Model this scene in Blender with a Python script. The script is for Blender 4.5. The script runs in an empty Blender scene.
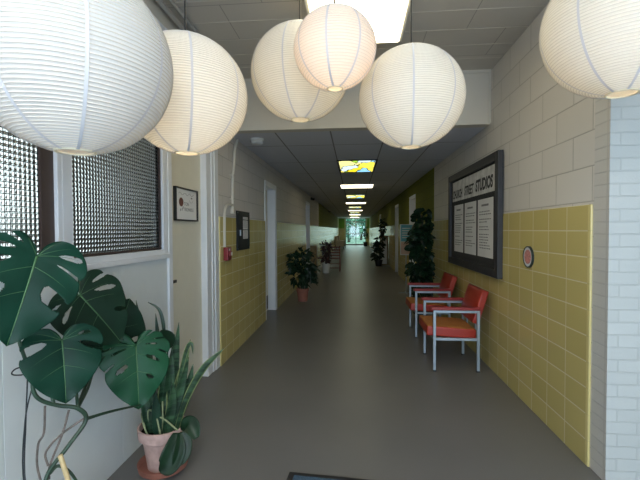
import bpy, bmesh, math, random
from math import sin, cos, pi, radians
from mathutils import Vector, Matrix

S = bpy.context.scene
COL = S.collection

# ------------------------------------------------------------------ camera
cam = bpy.data.cameras.new('camera')
cam.sensor_width = 36
cam.lens = 395 / 640 * 36
cam.clip_start = 0.02
cam.clip_end = 300
cam_o = bpy.data.objects.new('camera', cam)
COL.objects.link(cam_o)
cam_o.matrix_world = (Matrix.Translation((0, 0, 1.384)) @ Matrix.Rotation(radians(4.92), 4, 'Z')
                      @ Matrix.Rotation(radians(90 - 1.45), 4, 'X') @ Matrix.Rotation(radians(-0.25), 4, 'Z'))
S.camera = cam_o

# ------------------------------------------------------------------ exposure, sampling helpers
S.view_settings.view_transform = 'Standard'
S.view_settings.look = 'None'
S.view_settings.gamma = 1
S.view_settings.use_curve_mapping = False
S.view_settings.exposure = 1.0
S.cycles.use_denoising = True
S.cycles.caustics_reflective = False
S.cycles.caustics_refractive = False
S.cycles.sample_clamp_indirect = 3
S.cycles.max_bounces = 10
S.cycles.transmission_bounces = 8
S.cycles.diffuse_bounces = 5

# ------------------------------------------------------------------ sky
W = bpy.data.worlds.new('sky')
S.world = W
W.use_nodes = True
wb = W.node_tree.nodes['Background']
wb.inputs['Color'].default_value = (0.66, 0.86, 1.0, 1)
wb.inputs['Strength'].default_value = 0.85


def area(name, loc, rot, sx, sy, power, color):
    l = bpy.data.lights.new(name, 'AREA')
    l.shape = 'RECTANGLE'
    l.size, l.size_y = sx, sy
    l.energy = power
    l.color = color
    o = bpy.data.objects.new(name, l)
    COL.objects.link(o)
    o.location = loc
    o.rotation_euler = rot
    return o


# daylight through the street entrance behind the camera (fills the opening in the back wall)
area('entrance_daylight', (0.9, -2.1, 1.35), (radians(90), 0, 0), 3.4, 2.3, 62, (0.68, 0.84, 1.0))
# added overhead fill without a fixture, unseen behind the camera, brightens the lobby walls
area('added_overhead_fill', (-0.2, -1.1, 2.9), (0, 0, 0), 0.7, 1.2, 40, (1.0, 0.95, 0.85))
# daylight through the window of the room behind the obscure glass
area('office_window_daylight', (-3.33, 3.7, 1.8), (0, radians(-90), 0), 1.5, 1.8, 8, (0.86, 0.95, 1.0))
# daylight through the glass doors at the far end
area('far_door_daylight', (0.15, 36.05, 1.25), (radians(-90), 0, 0), 1.8, 2.2, 9, (0.72, 1.0, 0.88))


sun = bpy.data.lights.new('sun', 'SUN')
sun.energy = 2.6
sun.angle = radians(2)
sun.color = (1.0, 0.96, 0.88)
sun_o = bpy.data.objects.new('sun', sun)
COL.objects.link(sun_o)
sun_o.rotation_euler = Vector((-0.62, -0.12, -0.78)).to_track_quat('-Z', 'Y').to_euler()


# ------------------------------------------------------------------ materials
def nt(m):
    m.use_nodes = True
    return m.node_tree, m.node_tree.nodes['Principled BSDF']


def mat(name, col, rough=0.5, metal=0.0, noise=0.0, nscale=8.0, bump=0.0, bscale=60.0, spec=0.5, **kw):
    m = bpy.data.materials.new(name)
    t, p = nt(m)
    p.inputs['Base Color'].default_value = (*col, 1)
    p.inputs['Roughness'].default_value = rough
    p.inputs['Metallic'].default_value = metal
    p.inputs['Specular IOR Level'].default_value = spec
    for k, v in kw.items():
        p.inputs[k.replace('_', ' ')].default_value = v
    if noise or bump:
        tc = t.nodes.new('ShaderNodeTexCoord')
    if noise:
        n = t.nodes.new('ShaderNodeTexNoise')
        n.inputs['Scale'].default_value = nscale
        n.inputs['Detail'].default_value = 4
        r = t.nodes.new('ShaderNodeValToRGB')
        r.color_ramp.elements[0].position = 0.3
        r.color_ramp.elements[1].position = 0.7
        r.color_ramp.elements[0].color = (*[c * (1 - noise) for c in col], 1)
        r.color_ramp.elements[1].color = (*[min(1, c * (1 + noise)) for c in col], 1)
        t.links.new(tc.outputs['Object'], n.inputs['Vector'])
        t.links.new(n.outputs['Fac'], r.inputs['Fac'])
        t.links.new(r.outputs['Color'], p.inputs['Base Color'])
    if bump:
        n2 = t.nodes.new('ShaderNodeTexNoise')
        n2.inputs['Scale'].default_value = bscale
        b = t.nodes.new('ShaderNodeBump')
        b.inputs['Strength'].default_value = bump
        b.inputs['Distance'].default_value = 0.01
        t.links.new(tc.outputs['Object'], n2.inputs['Vector'])
        t.links.new(n2.outputs['Fac'], b.inputs['Height'])
        t.links.new(b.outputs['Normal'], p.inputs['Normal'])
    return m


def emis(name, col, strength):
    m = bpy.data.materials.new(name)
    t, p = nt(m)
    p.inputs['Base Color'].default_value = (*col, 1)
    p.inputs['Emission Color'].default_value = (*col, 1)
    p.inputs['Emission Strength'].default_value = strength
    return m


def masonry(name, axes, c1, c2, mortar, bw, rh, ms, offset, off, rough=0.5, bump=0.4, grain=0.0, spec=0.5, squash=1.0):
    """brick pattern laid in object space; axes = which coordinates are the horizontal and the vertical"""
    m = bpy.data.materials.new(name)
    t, p = nt(m)
    tc = t.nodes.new('ShaderNodeTexCoord')
    sp = t.nodes.new('ShaderNodeSeparateXYZ')
    cb = t.nodes.new('ShaderNodeCombineXYZ')
    t.links.new(tc.outputs['Object'], sp.inputs[0])
    for i, a in enumerate(axes):
        ad = t.nodes.new('ShaderNodeMath')
        ad.operation = 'ADD'
        ad.inputs[1].default_value = off[i] + 100 * (bw if i == 0 else rh)
        t.links.new(sp.outputs[a], ad.inputs[0])
        t.links.new(ad.outputs[0], cb.inputs[i])
    br = t.nodes.new('ShaderNodeTexBrick')
    br.offset = offset
    br.squash = squash
    br.inputs['Color1'].default_value = (*c1, 1)
    br.inputs['Color2'].default_value = (*c2, 1)
    br.inputs['Mortar'].default_value = (*mortar, 1)
    br.inputs['Scale'].default_value = 1
    br.inputs['Mortar Size'].default_value = ms
    br.inputs['Mortar Smooth'].default_value = 0.2
    br.inputs['Bias'].default_value = 0
    br.inputs['Brick Width'].default_value = bw
    br.inputs['Row Height'].default_value = rh
    t.links.new(cb.outputs[0], br.inputs['Vector'])
    t.links.new(br.outputs['Color'], p.inputs['Base Color'])
    p.inputs['Roughness'].default_value = rough
    p.inputs['Specular IOR Level'].default_value = spec
    n = t.nodes.new('ShaderNodeTexNoise')
    n.inputs['Scale'].default_value = 90
    t.links.new(tc.outputs['Object'], n.inputs['Vector'])
    mm = t.nodes.new('ShaderNodeMath')
    mm.operation = 'MULTIPLY_ADD'
    mm.inputs[1].default_value = grain
    inv = t.nodes.new('ShaderNodeMath')
    inv.operation = 'SUBTRACT'
    inv.inputs[0].default_value = 1
    t.links.new(br.outputs['Fac'], inv.inputs[1])
    t.links.new(n.outputs['Fac'], mm.inputs[0])
    t.links.new(inv.outputs[0], mm.inputs[2])
    b = t.nodes.new('ShaderNodeBump')
    b.inputs['Strength'].default_value = bump
    b.inputs['Distance'].default_value = 0.006
    t.links.new(mm.outputs[0], b.inputs['Height'])
    t.links.new(b.outputs['Normal'], p.inputs['Normal'])
    return m


M = {}
M['floor'] = mat('grey_vinyl', (0.145, 0.141, 0.139), 0.37, noise=0.05, nscale=1.5, spec=0.35)
M['block'] = masonry('painted_block', (1, 2), (0.63, 0.605, 0.575), (0.60, 0.575, 0.545), (0.44, 0.425, 0.40), 0.4064, 0.2032, 0.004, 0.5, (0.045, -0.120), 0.75, 0.8, 0.08, spec=0.3)
M['olive'] = masonry('olive_painted_block', (1, 2), (0.17, 0.185, 0.03), (0.16, 0.175, 0.028), (0.11, 0.12, 0.03), 0.4064, 0.2032, 0.004, 0.5, (0.045, -0.120), 0.85, 0.5, 0.08, spec=0.15)
M['tile'] = masonry('yellow_glazed_tile', (1, 2), (0.58, 0.485, 0.19), (0.51, 0.425, 0.16), (0.72, 0.66, 0.42), 0.237, 0.1525, 0.0042, 0.0, (-0.03, 0.0), 0.24, 0.5, 0.06)
M['tile_end'] = masonry('yellow_glazed_tile_end_wall', (0, 2), (0.58, 0.485, 0.19), (0.51, 0.425, 0.16), (0.72, 0.66, 0.42), 0.237, 0.1525, 0.0042, 0.0, (0.0, 0.0), 0.22, 0.25, 0.02)
M['bull'] = masonry('yellow_bullnose', (1, 2), (0.68, 0.59, 0.27), (0.66, 0.57, 0.25), (0.6, 0.52, 0.25), 50, 0.1525, 0.003, 0.0, (0, 0), 0.2, 0.25, 0.0)
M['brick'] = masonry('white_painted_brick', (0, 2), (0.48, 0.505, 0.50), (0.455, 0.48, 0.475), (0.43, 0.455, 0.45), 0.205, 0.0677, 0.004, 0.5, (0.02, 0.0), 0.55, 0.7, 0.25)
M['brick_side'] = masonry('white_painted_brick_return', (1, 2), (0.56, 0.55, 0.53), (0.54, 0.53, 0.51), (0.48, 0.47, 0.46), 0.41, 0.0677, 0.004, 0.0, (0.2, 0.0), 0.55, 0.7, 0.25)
M['ceil'] = masonry('lobby_ceiling_tile', (0, 1), (0.52, 0.49, 0.445), (0.505, 0.475, 0.43), (0.32, 0.30, 0.275), 0.61, 0.5, 0.004, 0.5, (-0.89, -0.25), 0.9, 0.3, 0.3)
M['ceil_low'] = masonry('corridor_ceiling_tile', (0, 1), (0.60, 0.62, 0.69), (0.585, 0.605, 0.675), (0.23, 0.235, 0.25), 0.6, 1.22, 0.009, 0.0, (0.25, -0.05), 0.9, 0.1, 0.3)
M['soffit'] = mat('soffit_paint', (0.60, 0.565, 0.50), 0.6, bump=0.1)
M['cream'] = mat('cream_paint', (0.73, 0.695, 0.58), 0.45, noise=0.02)
M['panelpaint'] = mat('pale_panel_paint', (0.66, 0.70, 0.71), 0.42, noise=0.02)
M['white'] = mat('white_gloss_paint', (0.74, 0.76, 0.80), 0.35, noise=0.02)
M['pipe'] = mat('painted_conduit', (0.56, 0.54, 0.48), 0.5)
M['pipegrey'] = mat('grey_pipe_paint', (0.36, 0.35, 0.33), 0.5)
M['black'] = mat('black_plastic', (0.012, 0.012, 0.014), 0.4)
M['dark'] = mat('charcoal_enamel', (0.014, 0.018, 0.022), 0.5, spec=0.3)
M['boardframe'] = mat('slate_wood_frame', (0.028, 0.029, 0.036), 0.5, noise=0.15, nscale=20)
M['boardback'] = mat('dark_felt', (0.028, 0.028, 0.03), 0.9, bump=0.2, bscale=300)
M['paper'] = mat('white_paper', (0.74, 0.74, 0.74), 0.7, noise=0.03)
M['foil'] = mat('creased_silver_banner', (0.62, 0.62, 0.62), 0.5, noise=0.25, nscale=9, bump=0.6, bscale=6)
M['ink'] = mat('black_ink', (0.02, 0.02, 0.022), 0.7)
M['greyink'] = mat('grey_ink', (0.2, 0.2, 0.21), 0.7)
M['brownink'] = mat('brown_ink', (0.16, 0.06, 0.04), 0.7, noise=0.3, nscale=90)
M['redbox'] = mat('red_enamel', (0.22, 0.006, 0.012), 0.35)
M['steel'] = mat('grey_blue_steel', (0.33, 0.40, 0.47), 0.35, 0.35)
M['redvinyl'] = mat('red_vinyl', (0.32, 0.024, 0.012), 0.38, noise=0.06, nscale=5)
M['redarm'] = mat('dark_red_arm', (0.24, 0.015, 0.014), 0.4)
M['orangefab'] = mat('orange_seat_fabric', (0.40, 0.15, 0.03), 0.8, noise=0.1, nscale=30, bump=0.2, bscale=300)
M['terra'] = mat('terracotta', (0.27, 0.105, 0.075), 0.75, noise=0.12, nscale=14, bump=0.15)
M['terrachalk'] = mat('chalky_terracotta', (0.47, 0.32, 0.29), 0.85, noise=0.22, nscale=16, bump=0.3)
M['soil'] = mat('potting_soil', (0.03, 0.022, 0.016), 0.95, noise=0.4, nscale=60, bump=0.8, bscale=90)
M['stem'] = mat('green_stem', (0.018, 0.045, 0.026), 0.45, noise=0.25, nscale=25)
M['stempale'] = mat('pale_stem', (0.22, 0.25, 0.13), 0.6, noise=0.2, nscale=25)
M['root'] = mat('grey_aerial_root', (0.12, 0.10, 0.09), 0.8, noise=0.3, nscale=40)
M['wire'] = mat('black_wire', (0.01, 0.015, 0.02), 0.5)
M['bamboo'] = mat('bamboo', (0.55, 0.42, 0.22), 0.5, noise=0.2, nscale=40)
M['leafmon'] = mat('monstera_leaf', (0.004, 0.032, 0.019), 0.36, noise=0.25, nscale=7, spec=0.18)
M['leafmon2'] = mat('monstera_leaf_dull', (0.008, 0.026, 0.015), 0.45, noise=0.25, nscale=7, spec=0.15)
M['leafbright'] = mat('monstera_leaf_bright', (0.009, 0.058, 0.026), 0.36, noise=0.25, nscale=7, spec=0.2)
M['vein'] = mat('leaf_vein', (0.05, 0.13, 0.05), 0.45)
M['leafdark'] = mat('dark_leaf', (0.007, 0.026, 0.011), 0.42, noise=0.35, nscale=14, spec=0.3)
M['leafmid'] = mat('mid_leaf', (0.03, 0.10, 0.03), 0.42, noise=0.35, nscale=14)
M['leafred'] = mat('dark_red_leaf', (0.05, 0.018, 0.02), 0.5, noise=0.3, nscale=14)
M['mat_rubber'] = mat('black_rubber_edge', (0.012, 0.012, 0.014), 0.6)
M['mat_pile'] = mat('blue_grey_mat_pile', (0.05, 0.10, 0.16), 0.95, noise=0.35, nscale=120, bump=0.8, bscale=400)
M['kick'] = mat('dark_kick_plate', (0.04, 0.035, 0.035), 0.4, 0.5)
M['oak'] = mat('warm_wood', (0.22, 0.15, 0.055), 0.5, noise=0.25, nscale=12)
M['redwood'] = mat('red_brown_wood', (0.16, 0.035, 0.02), 0.45, noise=0.25, nscale=12)
M['plastic'] = mat('white_plastic', (0.7, 0.7, 0.68), 0.4)
M['creamcloth'] = mat('cream_upholstery', (0.52, 0.50, 0.43), 0.85, bump=0.2, bscale=200)
M['darkcloth'] = mat('black_upholstery', (0.02, 0.022, 0.02), 0.6)
M['cyan'] = mat('cyan_print', (0.12, 0.42, 0.52), 0.6)
M['pinkprint'] = mat('peach_print', (0.62, 0.42, 0.33), 0.6)
M['plaquerim'] = mat('dark_green_enamel', (0.015, 0.03, 0.03), 0.4)
M['plaquewhite'] = mat('pale_blue_enamel', (0.62, 0.68, 0.74), 0.4)
M['plaquepink'] = mat('rose_print', (0.55, 0.22, 0.2), 0.5, noise=0.4, nscale=60)
M['lampwhite'] = emis('fluorescent_diffuser', (1.0, 0.90, 0.62), 2.6)
M['lampwhite2'] = emis('corridor_diffuser', (1.0, 0.92, 0.66), 2.2)
M['fixture'] = mat('fixture_enamel', (0.6, 0.58, 0.53), 0.4)
M['alu'] = mat('aluminium_frame', (0.45, 0.48, 0.46), 0.35, 0.6)
M['yellowpost'] = mat('pale_yellow_paint', (0.62, 0.60, 0.28), 0.5)
M['roomwall'] = mat('taupe_room_paint', (0.23, 0.19, 0.165), 0.8, noise=0.05)
M['roomfloor'] = mat('office_floor', (0.12, 0.10, 0.09), 0.6)
M['glassgrid'] = mat('dark_glass_grid', (0.03, 0.035, 0.035), 0.5)
M['skyscreen'] = mat('pale_green_sky_screen', (0.17, 0.21, 0.20), 0.8, noise=0.2, nscale=2)
M['grass'] = mat('lawn', (0.20, 0.32, 0.24), 0.9, noise=0.4, nscale=3)
M['bark'] = mat('bark', (0.12, 0.09, 0.06), 0.9, noise=0.3)
M['treeleaf'] = mat('tree_leaf', (0.17, 0.38, 0.27), 0.6, noise=0.4, nscale=2)
M['bulb'] = emis('warm_bulb_glass', (1.0, 0.72, 0.38), 4)
M['cord'] = mat('black_cord', (0.015, 0.014, 0.014), 0.6)
M['ringmat'] = mat('paper_ring', (0.80, 0.74, 0.58), 0.7)
M['ribmat'] = mat('rib_wire_under_paper', (0.74, 0.71, 0.66), 0.8)
M['seam'] = mat('paper_seam', (0.66, 0.665, 0.71), 0.8)


def paper(name, col, tr):
    m = bpy.data.materials.new(name)
    t, p = nt(m)
    out = t.nodes['Material Output']
    d = t.nodes.new('ShaderNodeBsdfDiffuse')
    x = t.nodes.new('ShaderNodeBsdfTranslucent')
    mx = t.nodes.new('ShaderNodeMixShader')
    n = t.nodes.new('ShaderNodeTexNoise')
    tc = t.nodes.new('ShaderNodeTexCoord')
    n.inputs['Scale'].default_value = 25
    n.inputs['Detail'].default_value = 5
    r = t.nodes.new('ShaderNodeValToRGB')
    r.color_ramp.elements[0].color = (*[c * 0.94 for c in col], 1)
    r.color_ramp.elements[1].color = (*col, 1)
    t.links.new(tc.outputs['Object'], n.inputs['Vector'])
    t.links.new(n.outputs['Fac'], r.inputs['Fac'])
    t.links.new(r.outputs['Color'], d.inputs['Color'])
    t.links.new(r.outputs['Color'], x.inputs['Color'])
    mx.inputs[0].default_value = tr
    t.links.new(d.outputs[0], mx.inputs[1])
    t.links.new(x.outputs[0], mx.inputs[2])
    t.links.new(mx.outputs[0], out.inputs['Surface'])
    return m


M['paperwhite'] = paper('white_washi_paper', (0.80, 0.81, 0.82), 0.42)
M['papercream'] = paper('cream_washi_paper', (0.93, 0.905, 0.84), 0.42)
M['paperpink'] = paper('blush_washi_paper', (0.93, 0.84, 0.78), 0.42)

# obscure patterned glass, its bumps are in the mesh
m = bpy.data.materials.new('patterned_glass')
t, p = nt(m)
p.inputs['Base Color'].default_value = (0.86, 0.92, 0.90, 1)
p.inputs['Roughness'].default_value = 0.08
p.inputs['Transmission Weight'].default_value = 1.0
p.inputs['IOR'].default_value = 1.45
M['glass'] = m
m = bpy.data.materials.new('clear_glass')
t, p = nt(m)
g = t.nodes.new('ShaderNodeBsdfTransparent')
g.inputs[0].default_value = (0.86, 0.95, 0.93, 1)
gl = t.nodes.new('ShaderNodeBsdfGlossy')
gl.inputs['Roughness'].default_value = 0.03
mx = t.nodes.new('ShaderNodeMixShader')
mx.inputs[0].default_value = 0.08
t.links.new(g.outputs[0], mx.inputs[1])
t.links.new(gl.outputs[0], mx.inputs[2])
t.links.new(mx.outputs[0], t.nodes['Material Output'].inputs['Surface'])
M['clear'] = m

# back-lit light cover printed with a stained-glass design of coloured shapes
m = bpy.data.materials.new('stained_light_cover')
t, p = nt(m)
tc = t.nodes.new('ShaderNodeTexCoord')
mp = t.nodes.new('ShaderNodeMapping')
mp.inputs['Scale'].default_value = (7.0, 3.6, 1)
mp.inputs['Rotation'].default_value = (0, 0, 0.5)
mp.inputs['Location'].default_value = (2.1, 6.4, 0.4)
nz = t.nodes.new('ShaderNodeTexNoise')
nz.inputs['Scale'].default_value = 1.2
ma = t.nodes.new('ShaderNodeMixRGB')
ma.inputs[0].default_value = 0.5
v1 = t.nodes.new('ShaderNodeTexVoronoi')
v1.inputs['Scale'].default_value = 1.3
v2 = t.nodes.new('ShaderNodeTexVoronoi')
v2.feature = 'DISTANCE_TO_EDGE'
v2.inputs['Scale'].default_value = 1.3
sx = t.nodes.new('ShaderNodeSeparateColor')
rp = t.nodes.new('ShaderNodeValToRGB')
rp.color_ramp.interpolation = 'CONSTANT'
els = [(0, (1.0, 0.78, 0.02)), (0.18, (0.95, 0.9, 0.35)), (0.28, (0.40, 0.70, 0.05)), (0.45, (0.30, 0.70, 1.0)), (0.60, (1.0, 0.85, 0.1)), (0.77, (1, 0.25, 0.01)), (0.785, (0.7, 0.02, 0.02)), (0.84, (0.7, 0.9, 1))]
while len(rp.color_ramp.elements) < len(els):
    rp.color_ramp.elements.new(0.5)
for e, (pp, c) in zip(rp.color_ramp.elements, els):
    e.position = pp
    e.color = (*c, 1)
st = t.nodes.new('ShaderNodeMath')
st.operation = 'GREATER_THAN'
st.inputs[1].default_value = 0.035
mu = t.nodes.new('ShaderNodeMixRGB')
mu.blend_type = 'MULTIPLY'
mu.inputs[0].default_value = 1
t.links.new(tc.outputs['Object'], mp.inputs['Vector'])
t.links.new(mp.outputs[0], nz.inputs['Vector'])
t.links.new(mp.outputs[0], ma.inputs[1])
t.links.new(nz.outputs['Color'], ma.inputs[2])
for v in (v1, v2):
    t.links.new(ma.outputs[0], v.inputs['Vector'])
t.links.new(v1.outputs['Color'], sx.inputs[0])
t.links.new(sx.outputs[0], rp.inputs['Fac'])
t.links.new(v2.outputs['Distance'], st.inputs[0])
t.links.new(rp.outputs['Color'], mu.inputs[1])
t.links.new(st.outputs[0], mu.inputs[2])
t.links.new(mu.outputs[0], p.inputs['Base Color'])
t.links.new(mu.outputs[0], p.inputs['Emission Color'])
p.inputs['Emission Strength'].default_value = 0.62
M['stained'] = m

# snake plant: dark cross bands and yellow margins (margin = second material)
m = bpy.data.materials.new('snake_plant_leaf')
t, p = nt(m)
tc = t.nodes.new('ShaderNodeTexCoord')
mp = t.nodes.new('ShaderNodeMapping')
mp.inputs['Scale'].default_value = (6, 6, 38)
nz = t.nodes.new('ShaderNodeTexNoise')
nz.inputs['Scale'].default_value = 1.0
nz.inputs['Detail'].default_value = 3
rp = t.nodes.new('ShaderNodeValToRGB')
rp.color_ramp.elements[0].position = 0.42
rp.color_ramp.elements[0].color = (0.008, 0.026, 0.013, 1)
rp.color_ramp.elements[1].position = 0.58
rp.color_ramp.elements[1].color = (0.035, 0.085, 0.04, 1)
t.links.new(tc.outputs['Object'], mp.inputs['Vector'])
t.links.new(mp.outputs[0], nz.inputs['Vector'])
t.links.new(nz.outputs['Fac'], rp.inputs['Fac'])
t.links.new(rp.outputs['Color'], p.inputs['Base Color'])
p.inputs['Roughness'].default_value = 0.4
M['snake'] = m
M['snakedark'] = mat('dark_strap_leaf', (0.01, 0.035, 0.02), 0.4, noise=0.3, nscale=20)
M['snakepale'] = mat('pale_leaf_margin', (0.17, 0.21, 0.085), 0.45, noise=0.1, nscale=20)


# ------------------------------------------------------------------ mesh builder
class MB:
    def __init__(s):
        s.v, s.f, s.m = [], [], []

    def add(s, vs, fs, mi=0):
        o = len(s.v)
        s.v += [tuple(v) for v in vs]
        s.f += [tuple(i + o for i in f) for f in fs]
        s.m += [mi] * len(fs)
        return s

    def box(s, lo, hi, mi=0, mtx=None):
        x0, y0, z0 = lo
        x1, y1, z1 = hi
        vs = [Vector(c) for c in ((x0, y0, z0), (x1, y0, z0), (x1, y1, z0), (x0, y1, z0), (x0, y0, z1), (x1, y0, z1), (x1, y1, z1), (x0, y1, z1))]
        if mtx is not None:
            vs = [mtx @ v for v in vs]
        return s.add(vs, [(0, 3, 2, 1), (4, 5, 6, 7), (0, 1, 5, 4), (1, 2, 6, 5), (2, 3, 7, 6), (3, 0, 4, 7)], mi)

    def tube(s, pts, r, n=8, mi=0, caps=True):
        pts = [Vector(p) for p in pts]
        rs = r if isinstance(r, (list, tuple)) else [r] * len(pts)
        vs, fs = [], []
        up = None
        for i, p in enumerate(pts):
            d = (pts[min(i + 1, len(pts) - 1)] - pts[max(i - 1, 0)])
            if d.length < 1e-9:
                d = Vector((0, 0, 1))
            d.normalize()
            if up is None:
                up = Vector((1, 0, 0)) if abs(d.x) < 0.8 else Vector((0, 1, 0))
            a = d.cross(up)
            if a.length < 1e-6:
                a = d.orthogonal()
            a.normalize()
            b = a.cross(d).normalized()
            up = b
            for k in range(n):
                th = 2 * pi * k / n
                vs.append(p + (a * cos(th) + b * sin(th)) * rs[i])
        for i in range(len(pts) - 1):
            for k in range(n):
                k2 = (k + 1) % n
                fs.append((i * n + k, i * n + k2, (i + 1) * n + k2, (i + 1) * n + k))
        if caps:
            fs.append(tuple(range(n))[::-1])
            fs.append(tuple((len(pts) - 1) * n + k for k in range(n)))
        return s.add(vs, fs, mi)

    def lathe(s, prof, n=32, c=(0, 0, 0), mi=0, closed=False):
        vs, fs = [], []
        for (r, z) in prof:
            for k in range(n):
                th = 2 * pi * k / n
                vs.append((c[0] + r * cos(th), c[1] + r * sin(th), c[2] + z))
        L = len(prof)
        for i in range(L if closed else L - 1):
            j = (i + 1) % L
            for k in range(n):
                k2 = (k + 1) % n
                fs.append((i * n + k, i * n + k2, j * n + k2, j * n + k))
        if not closed:
            if prof[0][0] > 0:
                fs.append(tuple(range(n))[::-1])
            if prof[-1][0] > 0:
                fs.append(tuple((L - 1) * n + k for k in range(n)))
        return s.add(vs, fs, mi)

    def prism(s, poly, depth, mtx, mi=0):
        """polygon in local xy extruded along local z"""
        n = len(poly)
        vs = [mtx @ Vector((x, y, 0)) for x, y in poly] + [mtx @ Vector((x, y, depth)) for x, y in poly]
        fs = [tuple(range(n))[::-1], tuple(range(n, 2 * n))] + [(i, (i + 1) % n, (i + 1) % n + n, i + n) for i in range(n)]
        return s.add(vs, fs, mi)

    def text(s, body, size, mtx, mi=0, bold=0.0, shear=0.0, sx=1.0, align='LEFT'):
        c = bpy.data.curves.new('lettering', 'FONT')
        c.body = body
        c.size = size
        c.offset = bold
        c.shear = shear
        c.align_x = align
        c.extrude = 0.0004
        c.resolution_u = 3
        o = bpy.data.objects.new('lettering', c)
        me = bpy.data.meshes.new_from_object(o)
        vs = [mtx @ Vector((v.co.x * sx, v.co.y, v.co.z)) for v in me.vertices]
        fs = [tuple(p.vertices) for p in me.polygons]
        bpy.data.objects.remove(o)
        bpy.data.curves.remove(c)
        bpy.data.meshes.remove(me)
        return s.add(vs, fs, mi)

    def build(s, name, mats, parent=None, smooth=False, bevel=0.0, seg=2, loc=None, subsurf=0):
        me = bpy.data.meshes.new(name)
        me.from_pydata(s.v, [], s.f)
        if not isinstance(mats, (list, tuple)):
            mats = [mats]
        for mm_ in mats:
            me.materials.append(mm_)
        me.polygons.foreach_set('material_index', s.m)
        bm = bmesh.new()
        bm.from_mesh(me)
        bmesh.ops.recalc_face_normals(bm, faces=bm.faces)
        bm.to_mesh(me)
        bm.free()
        if smooth:
            me.polygons.foreach_set('use_smooth', [True] * len(me.polygons))
            if smooth != 'all':
                try:
                    me.set_sharp_from_angle(angle=radians(38))
                except Exception:
                    pass
        me.update()
        o = bpy.data.objects.new(name, me)
        COL.objects.link(o)
        if parent is not None:
            o.parent = parent
        if loc is not None:
            o.location = loc
        if bevel:
            b = o.modifiers.new('bevel', 'BEVEL')
            b.width = bevel
            b.segments = seg
            b.limit_method = 'ANGLE'
            b.angle_limit = radians(40)
        if subsurf:
            u = o.modifiers.new('subsurf', 'SUBSURF')
            u.levels = u.render_levels = subsurf
        return o


def thing(name, label, cat, loc=(0, 0, 0), rz=0.0, group=None):
    o = bpy.data.objects.new(name, None)
    o.empty_display_size = 0.1
    COL.objects.link(o)
    o.location = loc
    o.rotation_euler = (0, 0, rz)
    return tag(o, label, cat, group)


def tag(o, label, cat, group=None, kind=None):
    o['label'] = label
    o['category'] = cat
    if group:
        o['group'] = group
    if kind:
        o['kind'] = kind
    return o


def struct(o, label=None):
    o['kind'] = 'structure'
    if label:
        o['label'] = label
    return o


def dup(root, loc, rz=None, label=None, group=None):
    r = root.copy()
    COL.objects.link(r)
    r.location = loc
    if rz is not None:
        r.rotation_euler = (0, 0, rz)
    if label:
        r['label'] = label
    if group:
        r['group'] = group
    for ch in list(root.children):
        c = ch.copy()
        COL.objects.link(c)
        c.parent = r
        for g_ in list(ch.children):
            d = g_.copy()
            COL.objects.link(d)
            d.parent = c
    return r


def wallframe(side, y, z, x):
    """matrix for flat things on a wall: local x runs to the reader's right, local y up, local z out of the wall"""
    if side == 'L':
        return Matrix(((0, 0, 1, x), (1, 0, 0, y), (0, 1, 0, z), (0, 0, 0, 1)))
    return Matrix(((0, 0, -1, x), (-1, 0, 0, y), (0, 1, 0, z), (0, 0, 0, 1)))


def catmull(P, n):
    P = [Vector(p) for p in P]
    Q = [P[0] * 2 - P[1]] + P + [P[-1] * 2 - P[-2]]
    out = []
    for i in range(len(P) - 1):
        a, b, c, d = Q[i:i + 4]
        for k in range(n):
            u = k / n
            out.append(0.5 * ((2 * b) + (c - a) * u + (2 * a - 5 * b + 4 * c - d) * u * u + (3 * b - a - 3 * c + d) * u ** 3))
    out.append(P[-1])
    return out


XL, XR = -1.36, 1.36
YS = 4.1        # where the low ceiling starts
YE = 36.0       # far end
ZL, ZH = 2.44, 2.97

# ================================================================== SETTING
struct(MB().box((-1.6, -2.4, -0.1), (3.4, 37.0, 0)).build('floor', M['floor']))
struct(MB().box((-1.6, -2.4, ZH), (3.4, YS + 0.1, ZH + 0.1)).build('ceiling', M['ceil']))
# faint half-tile score lines of the lobby ceiling
sc = MB()
for k in range(-3, 7):
    yy = 2.695 + 0.28 * k
    sc.box((XL, yy - 0.003, ZH - 0.002), (3.2, yy + 0.003, ZH))
struct(sc.build('trim_1', M['soffit']))
struct(MB().box((-1.6, YS + 0.115, ZL), (1.6, YE + 0.3, ZL + 0.08)).build('ceiling.001', M['ceil_low']))
struct(MB().box((XL, YS, ZL - 0.008), (XR, YS + 0.12, ZH)).build('wall_soffit', M['soffit'], bevel=0.004))
tr = MB().box((XL, YS - 0.014, ZH - 0.03), (XR, YS - 0.001, ZH - 0.001)).box((XR - 0.02, YS - 0.014, ZL), (XR - 0.001, YS - 0.001, ZH - 0.03))
struct(tr.build('trim_2', M['soffit']))


def side_wall(sgn, y0, y1, openings, name, material, ztop):
    """wall slab along the corridor with door openings (ya, yb, height)"""
    x0, x1 = (XL - 0.16, XL) if sgn < 0 else (XR, XR + 0.16)
    mb = MB()
    cur = y0
    for ya, yb, h in openings:
        mb.box((x0, cur, 0), (x1, ya, ztop))
        mb.box((x0, ya, h), (x1, yb, ztop))
        cur = yb
    mb.box((x0, cur, 0), (x1, y1, ztop))
    return struct(mb.build(name, material))


LD = [(5.94, 6.76, 2.10), (11.1, 12.0, 2.16)]
RD = [(8.9, 9.75, 2.12), (12.25, 13.1, 2.12), (20.0, 20.9, 2.12)]
side_wall(-1, 3.88, 15.2, LD, 'wall_left', M['block'], ZH)
side_wall(-1, 15.2, YE, [], 'wall_left.001', M['olive'], ZL + 0.05)
side_wall(1, 2.375, 6.88, [], 'wall_right', M['block'], ZH)
side_wall(1, 6.88, YE, RD, 'wall_right.001', M['olive'], ZL + 0.05)

# glazed tile dado, a slab standing 12 mm proud of the blocks, with a rounded end course
tn = [2]


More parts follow.
